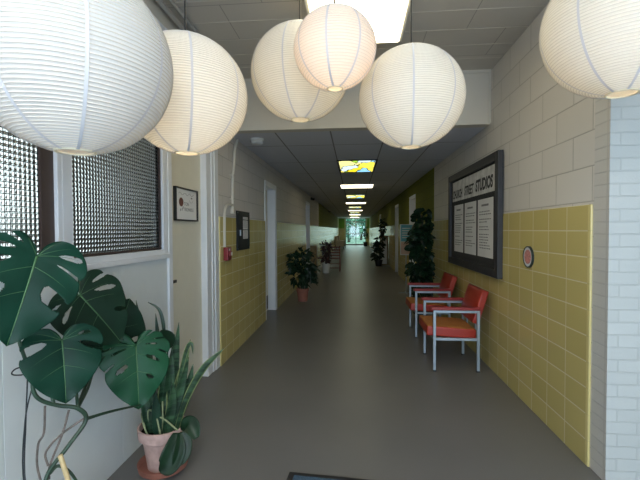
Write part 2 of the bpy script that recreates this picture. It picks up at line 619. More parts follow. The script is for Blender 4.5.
def dado(sgn, ya, yb, bull=False):
    tn[0] += 1
    xa, xb = (XL, XL + 0.012) if sgn < 0 else (XR - 0.012, XR)
    o = struct(MB().box((xa, ya, 0.0), (xb, yb, 1.525)).build('trim_%d' % tn[0], M['tile'], bevel=0.004))
    if bull:
        MB().box((xa - 0.001, ya - 0.004, 0), (xb + 0.001, ya + 0.03, 1.5255)).build('end_course', M['bull'], o, bevel=0.009, seg=3)


for i, (ya, yb) in enumerate(((3.885, 5.94), (6.76, 11.1), (12.0, YE))):
    dado(-1, ya, yb, i < 2)
for i, (ya, yb) in enumerate(((2.385, 8.9), (9.75, 12.25), (13.1, 20.0), (20.9, YE))):
    dado(1, ya, yb, i == 0)

# painted brick wall end at the right, then the wide entrance lobby around the camera
bk = MB().box((XR, 2.24, 0), (3.3, 2.375, ZH))
o = bk.build('wall_brick', [M['brick'], M['brick_side']])
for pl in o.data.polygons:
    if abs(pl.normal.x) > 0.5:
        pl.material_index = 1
struct(o)
struct(MB().box((3.2, -2.4, 0), (3.35, 2.24, ZH)).build('wall_lobby_right', M['block']))
struct(MB().box((-1.6, -2.4, 0), (-0.9, -2.25, ZH)).box((2.7, -2.4, 0), (3.35, -2.25, ZH)).box((-0.9, -2.4, 2.55), (2.7, -2.25, ZH)).build('wall_back', M['block']))

# far end wall with the glass doors
o = MB().box((-1.6, YE, 1.525), (-0.78, YE + 0.15, 2.6)).box((1.1, YE, 1.525), (1.6, YE + 0.15, 2.6)).build('wall_far', mat('grass_green_paint', (0.2, 0.42, 0.04), 0.5))
struct(o)
struct(MB().box((-1.6, YE, 0), (-0.78, YE + 0.15, 1.525)).box((1.1, YE, 0), (1.6, YE + 0.15, 1.525)).build('wall_far.001', M['tile_end']))
d = MB()
X0, X1 = -0.78, 1.1
for xx in (X0, 0.14, X1 - 0.06):
    d.box((xx, YE + 0.03, 0), (xx + 0.06, YE + 0.1, 2.44))
for z0, z1 in ((0, 0.12), (2.06, 2.14), (2.38, 2.44)):
    d.box((X0, YE + 0.03, z0), (X1, YE + 0.1, z1))
dr = struct(d.build('door_4', M['alu']))
MB().box((X0 + 0.06, YE + 0.06, 0.1), (X1 - 0.06, YE + 0.066, 2.4)).build('pane', M['clear'], dr)
for xa, xb in ((X0 + 0.06, 0.14), (0.2, X1 - 0.06)):
    MB().box((xa, YE + 0.0, 0.98), (xb, YE + 0.03, 1.05)).build('push_bar', M['alu'], dr, bevel=0.01)
    MB().box((xa, YE + 0.02, 0.55), (xb, YE + 0.05, 0.59)).build('guard_rail', M['alu'], dr)
for xa in (X0 - 0.09, X1):
    struct(MB().box((xa, YE - 0.04, 0), (xa + 0.09, YE - 0.001, 2.43)).build('trim_1%d' % (0 if xa < 0 else 1), M['yellowpost']))

# ---- doors in the corridor walls


def corridor_door(n, sgn, ya, yb, h, material, kick=True, x_in=0.13):
    x0 = (XL if sgn < 0 else XR)
    xi = x0 + sgn * x_in
    a, b = sorted((xi, xi + sgn * 0.04))
    leaf = struct(MB().box((a, ya, 0.005), (b, yb, h)).build('door_%d' % n, material))
    fr = MB()
    p, q = sorted((x0 - sgn * 0.014, xi))
    fr.box((p, yb - 0.03, 0), (q, yb - 0.0, h)).box((p, ya, 0), (q, ya + 0.03, h)).box((p, ya, h - 0.03), (q, yb, h))
    c, e = sorted((x0 - sgn * 0.018, x0 - sgn * 0.001))
    fr.box((c, yb - 0.03, 0), (e, yb + 0.05, h + 0.05)).box((c, ya + 0.0, h - 0.03), (e, yb + 0.05, h + 0.05))
    fr.build('door_frame', M['white'], leaf, bevel=0.003)
    u, w = sorted((xi - sgn * 0.004, xi - sgn * 0.0))
    if kick:
        MB().box((u, ya + 0.06, 0.03), (w, yb - 0.05, 0.26)).build('kick_plate', M['kick'], leaf)
    k = MB().tube([(xi - sgn * 0.0, ya + 0.1, 1.0), (xi - sgn * 0.05, ya + 0.1, 1.0)], 0.01).tube([(xi - sgn * 0.05, ya + 0.09, 1.0), (xi - sgn * 0.05, ya + 0.2, 1.0)], 0.009)
    k.build('door_handle', M['steel'], leaf, smooth=True)
    return leaf


corridor_door(2, -1, *LD[0], M['cream'])
corridor_door(3, -1, *LD[1], M['cream'])
corridor_door(5, 1, *RD[0], M['cream'])
corridor_door(6, 1, *RD[1], M['cream'])
corridor_door(7, 1, *RD[2], M['cream'])

# ---- glazed office partition on the left: panel below, two patterned windows, a cream door
pan = MB()
edges = [-2.3, -1.2, -0.1, 0.9, 1.42, 2.21, 2.80]
for a, b in zip(edges, edges[1:]):
    pan.box((XL - 0.09, a + 0.0015, 0), (XL - 0.012, b - 0.0015, 1.2))
struct(pan.build('wall_partition', M['panelpaint'], bevel=0.0015))
struct(MB().box((XL - 0.085, -2.3, 0), (XL - 0.02, 2.8, 1.2)).build('wall_partition.001', M['panelpaint']))
struct(MB().box((XL - 0.09, -2.4, 2.86), (XL, 3.88, ZH)).build('wall_partition.002', M['soffit']))
pd = MB().box((XL - 0.09, 2.86, 2.12), (XL - 0.05, 3.62, 2.86))
struct(pd.build('wall_partition.003', M['cream']))


def obscure_window(n, y0, y1, z0, z1, rs=0.07, bw=0.014):
    """frame ring plus a pane pressed with a square grid of domes on both faces"""
    fr = MB()
    xa, xb = XL - 0.09, XL
    fr.box((xa, y0, z0), (xb, y0 + 0.07, z1)).box((xa, y1 - rs, z0), (xb, y1, z1))
    fr.box((xa, y0 + 0.07, z0), (xb, y1 - rs, z0 + 0.05)).box((xa, y0 + 0.07, z1 - 0.06), (xb, y1 - rs, z1))
    w = struct(fr.build('window_%d' % n, M['white'], bevel=0.004))
    MB().box((XL - 0.02, y0, z0 - 0.014), (XL + 0.018, y1, z0 + 0.014)).build('window_sill', M['white'], w, bevel=0.003)
    bd = MB()
    ga, gb, gc, gd = y0 + 0.07, y1 - rs, z0 + 0.05, z1 - 0.06
    bd.box((XL - 0.03, ga, gc), (XL - 0.018, ga + 0.014, gd)).box((XL - 0.03, gb - bw, gc), (XL - 0.018, gb, gd))
    bd.box((XL - 0.03, ga, gc), (XL - 0.018, gb, gc + 0.014)).box((XL - 0.03, ga, gd - 0.014), (XL - 0.018, gb, gd))
    bd.build('glazing_bead', mat('dark_brown_bead_%d' % n, (0.06, 0.04, 0.035), 0.5), w)
    P = 0.0235
    ny, nz_ = int((gb - ga) / P), int((gd - gc) / P)
    py, pz = (gb - ga) / ny, (gd - gc) / nz_
    K = 4
    vs, fs = [], []
    NY, NZ = ny * K + 1, nz_ * K + 1
    for side in (0, 1):
        for j in range(NZ):
            for i in range(NY):
                u, v = (i % K) / K, (j % K) / K
                hgt = (4 * u * (1 - u)) * (4 * v * (1 - v))
                x = (XL - 0.036 + 0.006 * hgt) if side == 0 else (XL - 0.042 - 0.0015 * hgt)
                vs.append((x, ga + py * i / K, gc + pz * j / K))
    for side in (0, 1):
        o_ = side * NY * NZ
        for j in range(NZ - 1):
            for i in range(NY - 1):
                q = (o_ + j * NY + i, o_ + j * NY + i + 1, o_ + (j + 1) * NY + i + 1, o_ + (j + 1) * NY + i)
                fs.append(q if side == 0 else q[::-1])
    B = NY * NZ
    for i in range(NY - 1):
        fs.append((i, B + i, B + i + 1, i + 1))
        t_ = (NZ - 1) * NY
        fs.append((t_ + i, t_ + i + 1, B + t_ + i + 1, B + t_ + i))
    for j in range(NZ - 1):
        fs.append((j * NY, (j + 1) * NY, B + (j + 1) * NY, B + j * NY))
        e_ = NY - 1
        fs.append((j * NY + e_, B + j * NY + e_, B + (j + 1) * NY + e_, (j + 1) * NY + e_))
    gr = MB()  # dark bars added along the cell borders to strengthen the grid lines
    for i in range(1, ny):
        gr.box((XL - 0.0405, ga + py * i - 0.0022, gc), (XL - 0.0375, ga + py * i + 0.0022, gd))
    for j in range(1, nz_):
        gr.box((XL - 0.0405, ga, gc + pz * j - 0.0022), (XL - 0.0375, gb, gc + pz * j + 0.0022))
    gr.build('glass_grid', M['glassgrid'], w)
    pane = MB().add(vs, fs).build('pane', M['glass'], w, smooth='all')
    return w


obscure_window(1, 0.78, 1.745, 1.2, 2.86, 0.03, 0.075)
obscure_window(2, 1.745, 2.80, 1.2, 2.86)
struct(MB().box((XL - 0.09, -2.3, 1.2), (XL, 0.78, 2.86)).build('wall_partition.004', M['panelpaint']))
# post between partition and door, stepped door casing on the far side
struct(MB().box((XL - 0.09, 2.80, 0), (XL + 0.004, 2.86, 2.86)).build('trim_12', M['white'], bevel=0.004))
cs = MB().box((XL - 0.12, 3.60, 0), (XL - 0.014, 3.72, 2.9)).box((XL - 0.12, 3.72, 0), (XL - 0.006, 3.78, 2.9)).box((XL - 0.12, 3.78, 0), (XL + 0.002, 3.884, 2.9))
struct(cs.build('trim_13', M['white'], bevel=0.005))
dl = struct(MB().box((XL - 0.11, 2.862, 0.006), (XL - 0.07, 3.60, 2.12)).build('door_1', M['cream'], bevel=0.003))
hd = MB().tube([(XL - 0.07, 2.93, 0.985), (XL - 0.035, 2.93, 0.985)], 0.012).box((XL - 0.045, 2.90, 0.975), (XL - 0.03, 2.995, 0.998))
hd.build('door_handle', M['black'], dl, bevel=0.002)

# office room seen through the obscure glass
struct(MB().box((-3.5, -0.2, -0.1), (-1.52, 5.8, 0)).build('floor.001', M['roomfloor']))
struct(MB().box((-3.5, -0.2, 2.8), (-1.47, 5.8, 2.86)).build('ceiling.002', M['roomwall']))
struct(MB().box((-3.5, -0.2, 0), (-3.4, 2.9, 2.8)).box((-3.5, 4.55, 0), (-3.4, 5.8, 2.8)).box((-3.5, 2.9, 0), (-3.4, 4.55, 0.85)).box((-3.5, 2.9, 2.65), (-3.4, 4.55, 2.8)).build('wall_office', M['roomwall']))
struct(MB().box((-3.5, 5.7, 0), (-1.52, 5.8, 2.8)).box((-3.5, -0.2, 0), (-1.47, -0.1, 2.8)).build('wall_office.001', M['roomwall']))

# ---- pipes along the left side of the lobby ceiling
for k, (xx, zz, rr) in enumerate(((-1.30, 2.925, 0.018), (-1.235, 2.945, 0.014))):
    mb = MB().tube([(xx, -2.2, zz), (xx, YS - 0.02, zz)], rr, 10)
    tag(mb.build('ceiling_pipe', M['pipegrey'], smooth=True), ('thicker grey pipe running along the lobby ceiling edge beside the partition', 'thin grey pipe on the lobby ceiling, inner one of the pair')[k], 'pipe')

# ---- conduits down to the fire alarm
cx = XL + 0.016
pth = catmull([(cx, 4.12, 2.38), (cx, 4.13, 1.75), (cx, 4.13, 1.70)], 6)
c1 = thing('conduit', 'pale conduit running down the grey block wall and curving to the fire alarm', 'conduit', (0, 0, 0))
cx = XL + 0.02
MB().tube(catmull([(cx, 4.50, 2.425), (cx, 4.40, 2.30), (cx, 4.36, 2.15), (cx, 4.30, 1.95), (cx, 4.29, 1.62)], 5), 0.018, 12).build('pipe', M['pipe'], c1, smooth=True)
for zz in (1.98, 1.72):
    MB().box((XL + 0.001, 4.25, zz), (cx + 0.021, 4.335, zz + 0.02)).build('pipe_strap', M['pipe'], c1, bevel=0.003)
MB().box((XL + 0.001, 4.255, 1.565), (cx + 0.026, 4.325, 1.64)).build('junction_fitting', M['pipe'], c1, bevel=0.008)
pp = catmull([(cx, 4.28, 1.665), (cx, 4.18, 1.665), (cx, 4.06, 1.63), (cx, 4.01, 1.55), (cx, 4.0, 1.40), (cx, 4.0, 1.213)], 6)
MB().tube(pp, 0.016, 12).build('branch_pipe', M['pipe'], c1, smooth=True)

fa = thing('fire_alarm_pull_station', 'small red fire alarm pull box on the yellow tile left wall', 'fire alarm', (XL + 0.013, 4.04, 1.07))
MB().box((0, -0.06, 0), (0.05, 0.06, 0.137)).build('body', M['redbox'], fa, bevel=0.006)
MB().box((0.05, -0.03, 0.045), (0.062, 0.045, 0.095)).build('pull_handle', M['redbox'], fa, bevel=0.004)
MB().box((0.0625, 0.0, 0.05), (0.066, 0.04, 0.085)).build('white_lever', M['plastic'], fa, bevel=0.002)
tp = MB().text('FIRE', 0.028, wallframe('L', -0.035, 0.104, 0.0508), bold=0.0006)
tp.build('lettering', M['plastic'], fa)

ep = thing('electrical_panel', 'black metal electrical panel with white paper schedules on left wall', 'electrical panel', (XL + 0.013, 4.70, 1.15))
MB().box((0, -0.27, 0), (0.016, 0.27, 0.462)).build('cabinet', M['dark'], ep, bevel=0.005)
MB().box((0.016, -0.22, 0.035), (0.022, 0.22, 0.43)).build('panel_door', M['dark'], ep, bevel=0.003)
MB().box((0.022, -0.2, 0.17), (0.036, -0.18, 0.24)).build('latch', M['steel'], ep, bevel=0.003)
for a, b in ((0.13, 0.235), (0.245, 0.355), (0.365, 0.395)):
    pr = MB().box((0.0222, -0.06, a), (0.0235, 0.15, b))
    z = b - 0.016
    while z > a + 0.012:
        pr.box((0.0235, -0.045, z), (0.0239, 0.13, z + 0.003), 1)
        z -= 0.014
    pr.build('paper_schedule', [M['paper'], M['greyink']], ep)
for sy in (-0.25, 0.25):
    for sz in (0.02, 0.44):
        MB().lathe([(0.006, 0), (0.006, 0.002)], 8).build('screw', M['steel'], ep, loc=(0.016, sy, sz)).rotation_euler = (0, radians(90), 0)

# ---- framed sign on the cream door
sg = thing('framed_sign', 'small black-framed white sign with a brown logo on cream door', 'sign', (XL - 0.0695, 3.255, 1.465))
w_, h_ = 0.45, 0.275
fr = MB()
for lo, hi in (((0, -w_ / 2, 0), (0.025, -w_ / 2 + 0.016, h_)), ((0, w_ / 2 - 0.016, 0), (0.025, w_ / 2, h_)), ((0, -w_ / 2, 0), (0.025, w_ / 2, 0.012)), ((0, -w_ / 2, h_ - 0.012), (0.025, w_ / 2, h_))):
    fr.box(lo, hi)
fr.build('frame', M['black'], sg, bevel=0.002)
sh = MB().box((0.004, -w_ / 2 + 0.01, 0.01), (0.012, w_ / 2 - 0.01, h_ - 0.01)).build('sheet', M['paper'], sg)
F_ = wallframe('L', 0, 0, 0.0124)
lg = MB()
lg.prism([(-0.105 + 0.042 * cos(a * pi / 12), 0.155 + 0.037 * sin(a * pi / 12)) for a in range(24)], 0.0005, F_)
lg.build('logo', M['brownink'], sh)
lt = MB()
lt.text('TON', 0.044, wallframe('L', -0.05, 0.128, 0.0126))
lt.text('TECHNOLE', 0.042, wallframe('L', -0.05, 0.083, 0.0126), sx=0.9)
for cx_, cz_ in ((-0.09, 0.085), (-0.07, 0.1), (-0.12, 0.08)):
    lt.box((0.0124, cx_ - 0.006, cz_), (0.0128, cx_ + 0.006, cz_ + 0.02))
lt.build('lettering', M['greyink'], sh)
wv = MB()
pts = [(0.0126, -0.15 + 0.012 * i, 0.225 + 0.010 * sin(i * 0.8)) for i in range(26)]
wv.tube(pts, 0.0014, 5)
wv.tube([(0.0126, 0.095 + 0.035 * cos(pi + a * pi / 8), 0.18 + 0.022 * sin(pi + a * pi / 8)) for a in range(9)], 0.0012, 5)
wv.box((0.0124, 0.09, 0.192), (0.0128, 0.12, 0.205))
wv.build('drawn_line', M['greyink'], sh)

# ---- smoke detector
sd = thing('smoke_detector', 'round white smoke detector on the low corridor ceiling near left wall', 'smoke detector', (-1.116, 4.52, ZL))
MB().lathe([(0.078, 0), (0.078, -0.018), (0.07, -0.022)][::-1], 28).build('base', M['plastic'], sd, smooth=True)
MB().lathe([(0.068, -0.022), (0.07, -0.05), (0.055, -0.062), (0.0, -0.064)][::-1], 28).build('cover', M['plastic'], sd, smooth=True)
for k, (yy, lab) in enumerate(((12.4, 'small dark dome fitting high on left wall near the far doorway'), (21.0, 'tiny dark fitting at ceiling height where left wall is olive'))):
    o = thing('wall_camera', lab, 'camera', (XL + 0.005, yy, 2.36))
    MB().box((0, -0.05, -0.03), (0.05, 0.05, 0.05)).build('bracket', M['black'], o, bevel=0.006)
    MB().lathe([(0.0, -0.05), (0.035, -0.035), (0.05, 0.0), (0.05, 0.02)], 16, (0.08, 0, 0)).build('dome', M['black'], o, smooth=True)

# ---- lights
lf = thing('ceiling_light', 'large warm fluorescent light box on lobby ceiling above the paper lanterns', 'ceiling light', (0.03, 2.6, ZH))
MB().box((-0.35, -0.61, -0.10), (0.35, 0.61, -0.001)).build('housing', M['fixture'], lf, bevel=0.008)
MB().box((-0.325, -0.59, -0.112), (0.325, 0.59, -0.1005)).build('diffuser', M['lampwhite'], lf, bevel=0.01)
st0 = pl0 = None
ords = ['nearest', 'second', 'third', 'fourth', 'fifth', 'sixth', 'seventh', 'eighth', 'ninth', 'tenth']
for k in range(10):
    y = 6.62 + 2.96 * k
    if k % 2 == 0:
        lab = 'recessed corridor light with a colourful stained-glass cover, %s of the coloured ones from the lanterns' % ords[k // 2]
        if st0 is None:
            st0 = thing('ceiling_light', lab, 'ceiling light', (0.05, y, ZL), 0, 'stained-glass corridor lights')
            fr = MB()
            for lo, hi in (((-0.31, -0.62, -0.012), (-0.28, 0.62, -0.001)), ((0.28, -0.62, -0.012), (0.31, 0.62, -0.001)), ((-0.28, -0.62, -0.012), (0.28, -0.59, -0.001)), ((-0.28, 0.59, -0.012), (0.28, 0.62, -0.001))):
                fr.box(lo, hi)
            fr.build('frame', M['dark'], st0)
            MB().box((-0.28, -0.59, -0.009), (0.28, 0.59, -0.003)).build('stained_cover', M['stained'], st0)
        else:
            dup(st0, (0.05, y, ZL), 0, lab)
    else:
        lab = 'plain white corridor ceiling light between coloured ones, %s plain one from the lanterns' % ords[k // 2]
        if pl0 is None:
            pl0 = thing('ceiling_light', lab, 'ceiling light', (0.07, y - 0.1, ZL), 0, 'plain corridor lights')
            MB().box((-0.39, -0.34, -0.02), (0.39, 0.34, -0.001)).build('housing', M['fixture'], pl0, bevel=0.004)
            MB().box((-0.375, -0.325, -0.028), (0.375, 0.325, -0.0205)).build('diffuser', M['lampwhite2'], pl0, bevel=0.015)
        else:
            dup(pl0, (0.07, y - 0.1, ZL), 0, lab)

# ---- notice board
nb = thing('notice_board', 'large dark wall-mounted notice board with posted sheets above orange chairs', 'notice board', (XR - 0.0125, 4.655, 0.93))
BW, BH = 0.945, 1.172
fr = MB()
for lo, hi in (((-0.05, -BW, 0), (0, -BW + 0.085, BH)), ((-0.05, BW - 0.085, 0), (0, BW, BH)), ((-0.05, -BW + 0.085, 0), (0, BW - 0.085, 0.085)), ((-0.05, -BW + 0.085, BH - 0.085), (0, BW - 0.085, BH))):
    fr.box(lo, hi)
fr.build('frame', M['boardframe'], nb, bevel=0.005)
MB().box((-0.022, -BW + 0.085, 0.085), (0, BW - 0.085, BH - 0.085)).build('backing', M['boardback'], nb)
bx = XR - 0.0125 - 0.0225
bn = tag(MB().box((bx - 0.003, 3.862, 1.748), (bx, 5.445, 2.0)).build('title_banner', M['foil']), 'creased silver banner headed with church street studios lettering', 'banner')
for word, size, y, z, bd_, sx_ in (('CHURCH', 0.145, 5.43, 1.785, 0.004, 0.74), ('STREET', 0.15, 4.885, 1.79, 0.0045, 0.74), ('STUDIOS', 0.165, 4.45, 1.795, 0.007, 0.80)):
    MB().text(word, size, wallframe('R', y, z, bx - 0.0036), shear=0.1, bold=bd_, sx=sx_).build('lettering', M['ink'], bn)
rnd = random.Random(3)
for k, (ya, yb, lab) in enumerate(((4.94, 5.36, 'farthest of three white printed sheets on the notice board'), (4.43, 4.875, 'middle one of three white printed sheets on the notice board'), (3.9, 4.37, 'nearest of three white printed sheets on the notice board'))):
    pr = MB().box((bx - 0.002, ya, 1.10), (bx, yb, 1.695))
    W_ = yb - ya
    z = 1.62
    pr.box((bx - 0.0026, ya + W_ * 0.28, z), (bx - 0.002, ya + W_ * 0.74, z + 0.02), 1)
    z -= 0.06
    while z > 1.15:
        y = yb - 0.05
        end = ya + rnd.uniform(0.05, 0.2)
        while y > end:
            l = rnd.uniform(0.02, 0.06)
            pr.box((bx - 0.0026, max(ya + 0.03, y - l), z), (bx - 0.002, y, z + 0.010), 1)
            y -= l + 0.012
        z -= rnd.choice((0.028, 0.028, 0.05))
    tag(pr.build('paper_notice', [M['paper'], M['greyink']]), lab, 'notice', 'printed sheets on the notice board')

# ---- round plaque on the tiles
pq = thing('wall_plaque', 'small round plaque with a pink centre on yellow tile right wall', 'plaque', (XR - 0.0125, 3.17, 1.17))
Rm = Matrix.Rotation(radians(-90), 4, 'Y')
for nm, r0, r1, z0, z1, mm_ in (('rim', 0.075, 0.083, 0, 0.016, 'plaquerim'), ('face', 0.0, 0.076, 0, 0.012, 'plaquewhite'), ('emblem', 0.0, 0.055, 0.012, 0.014, 'plaquepink')):
    prof = [(r0, z0), (r1, z0), (r1, z1), (r0, z1)]
    mb = MB().lathe(prof, 32, closed=True)
    mb.v = [tuple(Rm @ Vector(v)) for v in mb.v]
    mb.build(nm, M[mm_], pq)

# ---- doormat
dm = thing('doormat', 'blue-grey entrance mat with black rubber edge on the grey floor', 'mat', (0.06, 1.66, 0), radians(-4.5))
MB().box((-0.47, -0.5, 0), (0.47, 0.5, 0.008)).build('rubber_border', M['mat_rubber'], dm, bevel=0.003)
MB().box((-0.435, -0.465, 0.008), (0.435, 0.465, 0.014)).build('pile', M['mat_pile'], dm, bevel=0.003)

# ================================================================== ARMCHAIRS


def cushion(mb, lo, hi, mtx, bulge, n=6, m_side=0, m_top=1):
    x0, y0, z0 = lo
    x1, y1, z1 = hi
    vs, fs, ms = [], [], []

    def grid(fn, mi):
        o_ = len(vs)
        for j in range(n + 1):
            for i in range(n + 1):
                vs.append(mtx @ Vector(fn(i / n, j / n)))
        for j in range(n):
            for i in range(n):
                fs.append((o_ + j * (n + 1) + i, o_ + j * (n + 1) + i + 1, o_ + (j + 1) * (n + 1) + i + 1, o_ + (j + 1) * (n + 1) + i))
                ms.append(mi)

    def L(a, b, u):
        return a + (b - a) * u
    B = lambda u, v: bulge * (1 - (2 * u - 1) ** 4) * (1 - (2 * v - 1) ** 4)
    grid(lambda u, v: (L(x0, x1, u), L(y0, y1, v), z1 + B(u, v)), m_top)
    grid(lambda u, v: (L(x0, x1, u), L(y0, y1, v), z0), m_side)
    grid(lambda u, v: (L(x0, x1, u), y0, L(z0, z1, v)), m_side)
    grid(lambda u, v: (L(x0, x1, u), y1, L(z0, z1, v)), m_side)
    grid(lambda u, v: (x0, L(y0, y1, u), L(z0, z1, v)), m_side)
    grid(lambda u, v: (x1, L(y0, y1, u), L(z0, z1, v)), m_side)
    o0 = len(mb.v)
    mb.v += [tuple(v) for v in vs]
    mb.f += [tuple(i + o0 for i in f) for f in fs]
    mb.m += ms


def weld(o, d=0.0005):
    bm = bmesh.new()
    bm.from_mesh(o.data)
    bmesh.ops.remove_doubles(bm, verts=bm.verts, dist=d)
    bmesh.ops.recalc_face_normals(bm, faces=bm.faces)
    bm.to_mesh(o.data)
    bm.free()
    return o


ch = thing('armchair', 'nearest red vinyl armchair with orange seat and steel legs', 'chair', (0.99, 4.18, 0), 0, 'red armchairs along the right wall')
HY = 0.27
for sx_ in (-0.21, 0.205):
    for sy_ in (-HY, HY):
        lg = MB().box((sx_ - 0.013, sy_ - 0.013, 0.012), (sx_ + 0.013, sy_ + 0.013, 0.60)).build('leg', M['steel'], ch, bevel=0.003)
        MB().box((sx_ - 0.016, sy_ - 0.016, 0), (sx_ + 0.016, sy_ + 0.016, 0.014)).build('foot_cap', M['black'], lg, bevel=0.002)
for sy_ in (-HY, HY):
    MB().box((-0.197, sy_ - 0.012, 0.305), (0.192, sy_ + 0.012, 0.331)).build('side_rail', M['steel'], ch, bevel=0.003)
    MB().box((-0.197, sy_ - 0.012, 0.575), (0.192, sy_ + 0.012, 0.60)).build('arm_rail', M['steel'], ch, bevel=0.003)
    MB().box((-0.245, sy_ - 0.026, 0.601), (0.22, sy_ + 0.026, 0.633)).build('armrest', M['redarm'], ch, bevel=0.008, seg=3)
for sx_ in (-0.21, 0.205):
    MB().box((sx_ - 0.012, -HY + 0.013, 0.306), (sx_ + 0.012, HY - 0.013, 0.33)).build('cross_rail', M['steel'], ch, bevel=0.003)
mb = MB()
tl = Matrix.Translation((-0.28, 0, 0.345)) @ Matrix.Rotation(radians(4), 4, 'Y')
cushion(mb, (0, -HY + 0.02, 0), (0.47, HY - 0.02, 0.095), tl, 0.018)
se = weld(mb.build('seat_cushion', [M['redvinyl'], M['orangefab']], ch, smooth='all', bevel=0.012, seg=3))
mb = MB()
tb = Matrix.Translation((0.155, 0, 0.47)) @ Matrix.Rotation(radians(17), 4, 'Y')
# backrest: slab whose thin direction is local x
vsf = Matrix.Translation((0.155, 0, 0.475)) @ Matrix.Rotation(radians(17), 4, 'Y') @ Matrix.Rotation(radians(-90), 4, 'Y')
cushion(mb, (0, -HY + 0.025, -0.065), (0.335, HY - 0.025, 0.0), vsf, 0.015, m_top=0)
weld(mb.build('backrest', [M['redvinyl']], ch, smooth='all', bevel=0.012, seg=3))
for sy_ in (-0.15, 0.15):
    MB().box((0.205, sy_ - 0.012, 0.33), (0.222, sy_ + 0.012, 0.60)).build('back_support', M['steel'], ch, bevel=0.002)
dup(ch, (1.0, 5.385, 0), 0, 'second red vinyl armchair with orange seat, beside the tall dark plant')

# ================================================================== LANTERNS


def lantern(loc, R, label, pm, ztop, power, color, rot=0.0, oblate=1.0, nrib=68):
    root = thing('paper_lantern', label, 'lantern', loc, rot, 'round white paper lanterns over the entrance')
    a0 = math.asin(0.19)
    prof = []
    sub = 3
    N = nrib * sub
    for i in range(N + 1):
        th = a0 + (pi - 2 * a0) * i / N
        sag = 1 - 0.006 * sin(pi * (i % sub) / sub)
        prof.append((R * sin(th) * sag, -R * oblate * cos(th) * sag))
    mb = MB()
    vs, fs = [], []
    n = 72
    for (r, z) in prof:
        for k in range(n):
            vs.append((r * cos(2 * pi * k / n), r * sin(2 * pi * k / n), z))
    for i in range(len(prof) - 1):
        for k in range(n):
            fs.append((i * n + k, i * n + (k + 1) % n, (i + 1) * n + (k + 1) % n, (i + 1) * n + k))
    mb.add(vs, fs).build('shade', pm, root, smooth='all')
    rb = MB()
    e = 0.0016
    for i in range(0, N + 1, sub):
        r, z = prof[i]
        rb.lathe([(r + e * cos(q), z + e * sin(q)) for q in (0, pi / 2, pi, 3 * pi / 2)], 60, closed=True)
    rb.build('wire_ribs', M['ribmat'], root, smooth='all')
    for k in range(8):
        an = 2 * pi * (k + 0.5) / 8
        sm = []
        vs, fs = [], []
        for i in range(0, N + 1, 2):
            th = a0 + (pi - 2 * a0) * i / N
            r, z = (R + 0.0022) * sin(th), -(R + 0.0022) * oblate * cos(th)
            wd = 0.0045
            c_, s_ = cos(an), sin(an)
            vs += [(r * c_ - wd * s_ * -1, r * s_ + wd * c_ * -1, z), (r * c_ - wd * s_, r * s_ + wd * c_, z)]
        for i in range(len(vs) // 2 - 1):
            fs.append((2 * i, 2 * i + 1, 2 * i + 3, 2 * i + 2))
        MB().add(vs, fs).build('seam', M['seam'], root, smooth='all')
    zz = R * oblate * cos(a0)
    rr = R * 0.19
    for nm, z_ in (('bottom_ring', -zz), ('top_ring', zz)):
        MB().lathe([(rr + 0.004 * cos(q * pi / 3), z_ + 0.004 * sin(q * pi / 3)) for q in range(6)], 40, closed=True).build(nm, M['ringmat'], root, smooth='all')
    MB().tube([(0, 0, 0.09), (0, 0, ztop - loc[2] - 0.001)], 0.004, 8).build('cord', M['cord'], root)
    bl = MB().lathe([(0.0, -0.045), (0.02, -0.04), (0.032, -0.02), (0.03, 0.005), (0.016, 0.035), (0.016, 0.06)], 20).build('bulb', M['bulb'], root, smooth=True)
    MB().lathe([(0.02, 0.055), (0.022, 0.06), (0.022, 0.1), (0.008, 0.11)], 16).build('lamp_holder', M['cord'], root, smooth=True)
    l = bpy.data.lights.new('lantern_bulb', 'POINT')
    l.energy = power
    l.color = color
    l.shadow_soft_size = 0.05
    lo = bpy.data.objects.new('lantern_bulb', l)
    COL.objects.link(lo)
    lo.parent = root
    lo.location = (0, 0, -0.09)
    return root


warm = (1.0, 0.78, 0.48)
lantern((-0.862, 1.165, 1.905), 0.288, 'biggest white paper lantern, cut off by the left edge above the monstera', M['paperwhite'], ZH, 0.15, warm, 0.35, oblate=0.97)
lantern((-0.770, 1.780, 2.005), 0.278, 'warm-lit cream paper lantern hanging just above the framed door sign', M['papercream'], ZH, 0.6, warm, 0.1, oblate=0.96)
lantern((-0.332, 2.47, 2.36), 0.303, 'white paper lantern partly hidden behind the small blush lantern', M['papercream'], ZH, 0.3, warm, 0.2, oblate=0.96)
lantern((-0.085, 1.82, 2.205), 0.186, 'smallest paper lantern, blush pink, overlapping a larger white one', M['paperpink'], ZH, 0.3, warm, 0.25, nrib=40, oblate=0.96)
lantern((0.32, 2.27, 2.12), 0.290, 'white paper lantern hanging in the middle just right of the fluorescent light', M['papercream'], ZH, 0.25, warm, 0.3, oblate=0.95)
lantern((1.074, 1.70, 2.206), 0.293, 'cream paper lantern at the upper right in front of the brick wall end', M['papercream'], ZH, 0.4, warm, 0.15, oblate=0.97)

# ================================================================== MONSTERA


def bez(pts, n=10):
    return catmull(pts, n)


OUT = catmull([(0.0, 0.0, 0), (-0.13, 0.05, 0), (-0.22, 0.16, 0), (-0.20, 0.32, 0), (-0.07, 0.45, 0), (0.14, 0.50, 0), (0.36, 0.47, 0), (0.58, 0.38, 0), (0.78, 0.24, 0), (0.93, 0.09, 0), (1.0, 0.0, 0)], 8)


def outline(u):
    f = u * (len(OUT) - 1)
    i = min(int(f), len(OUT) - 2)
    return OUT[i].lerp(OUT[i + 1], f - i)


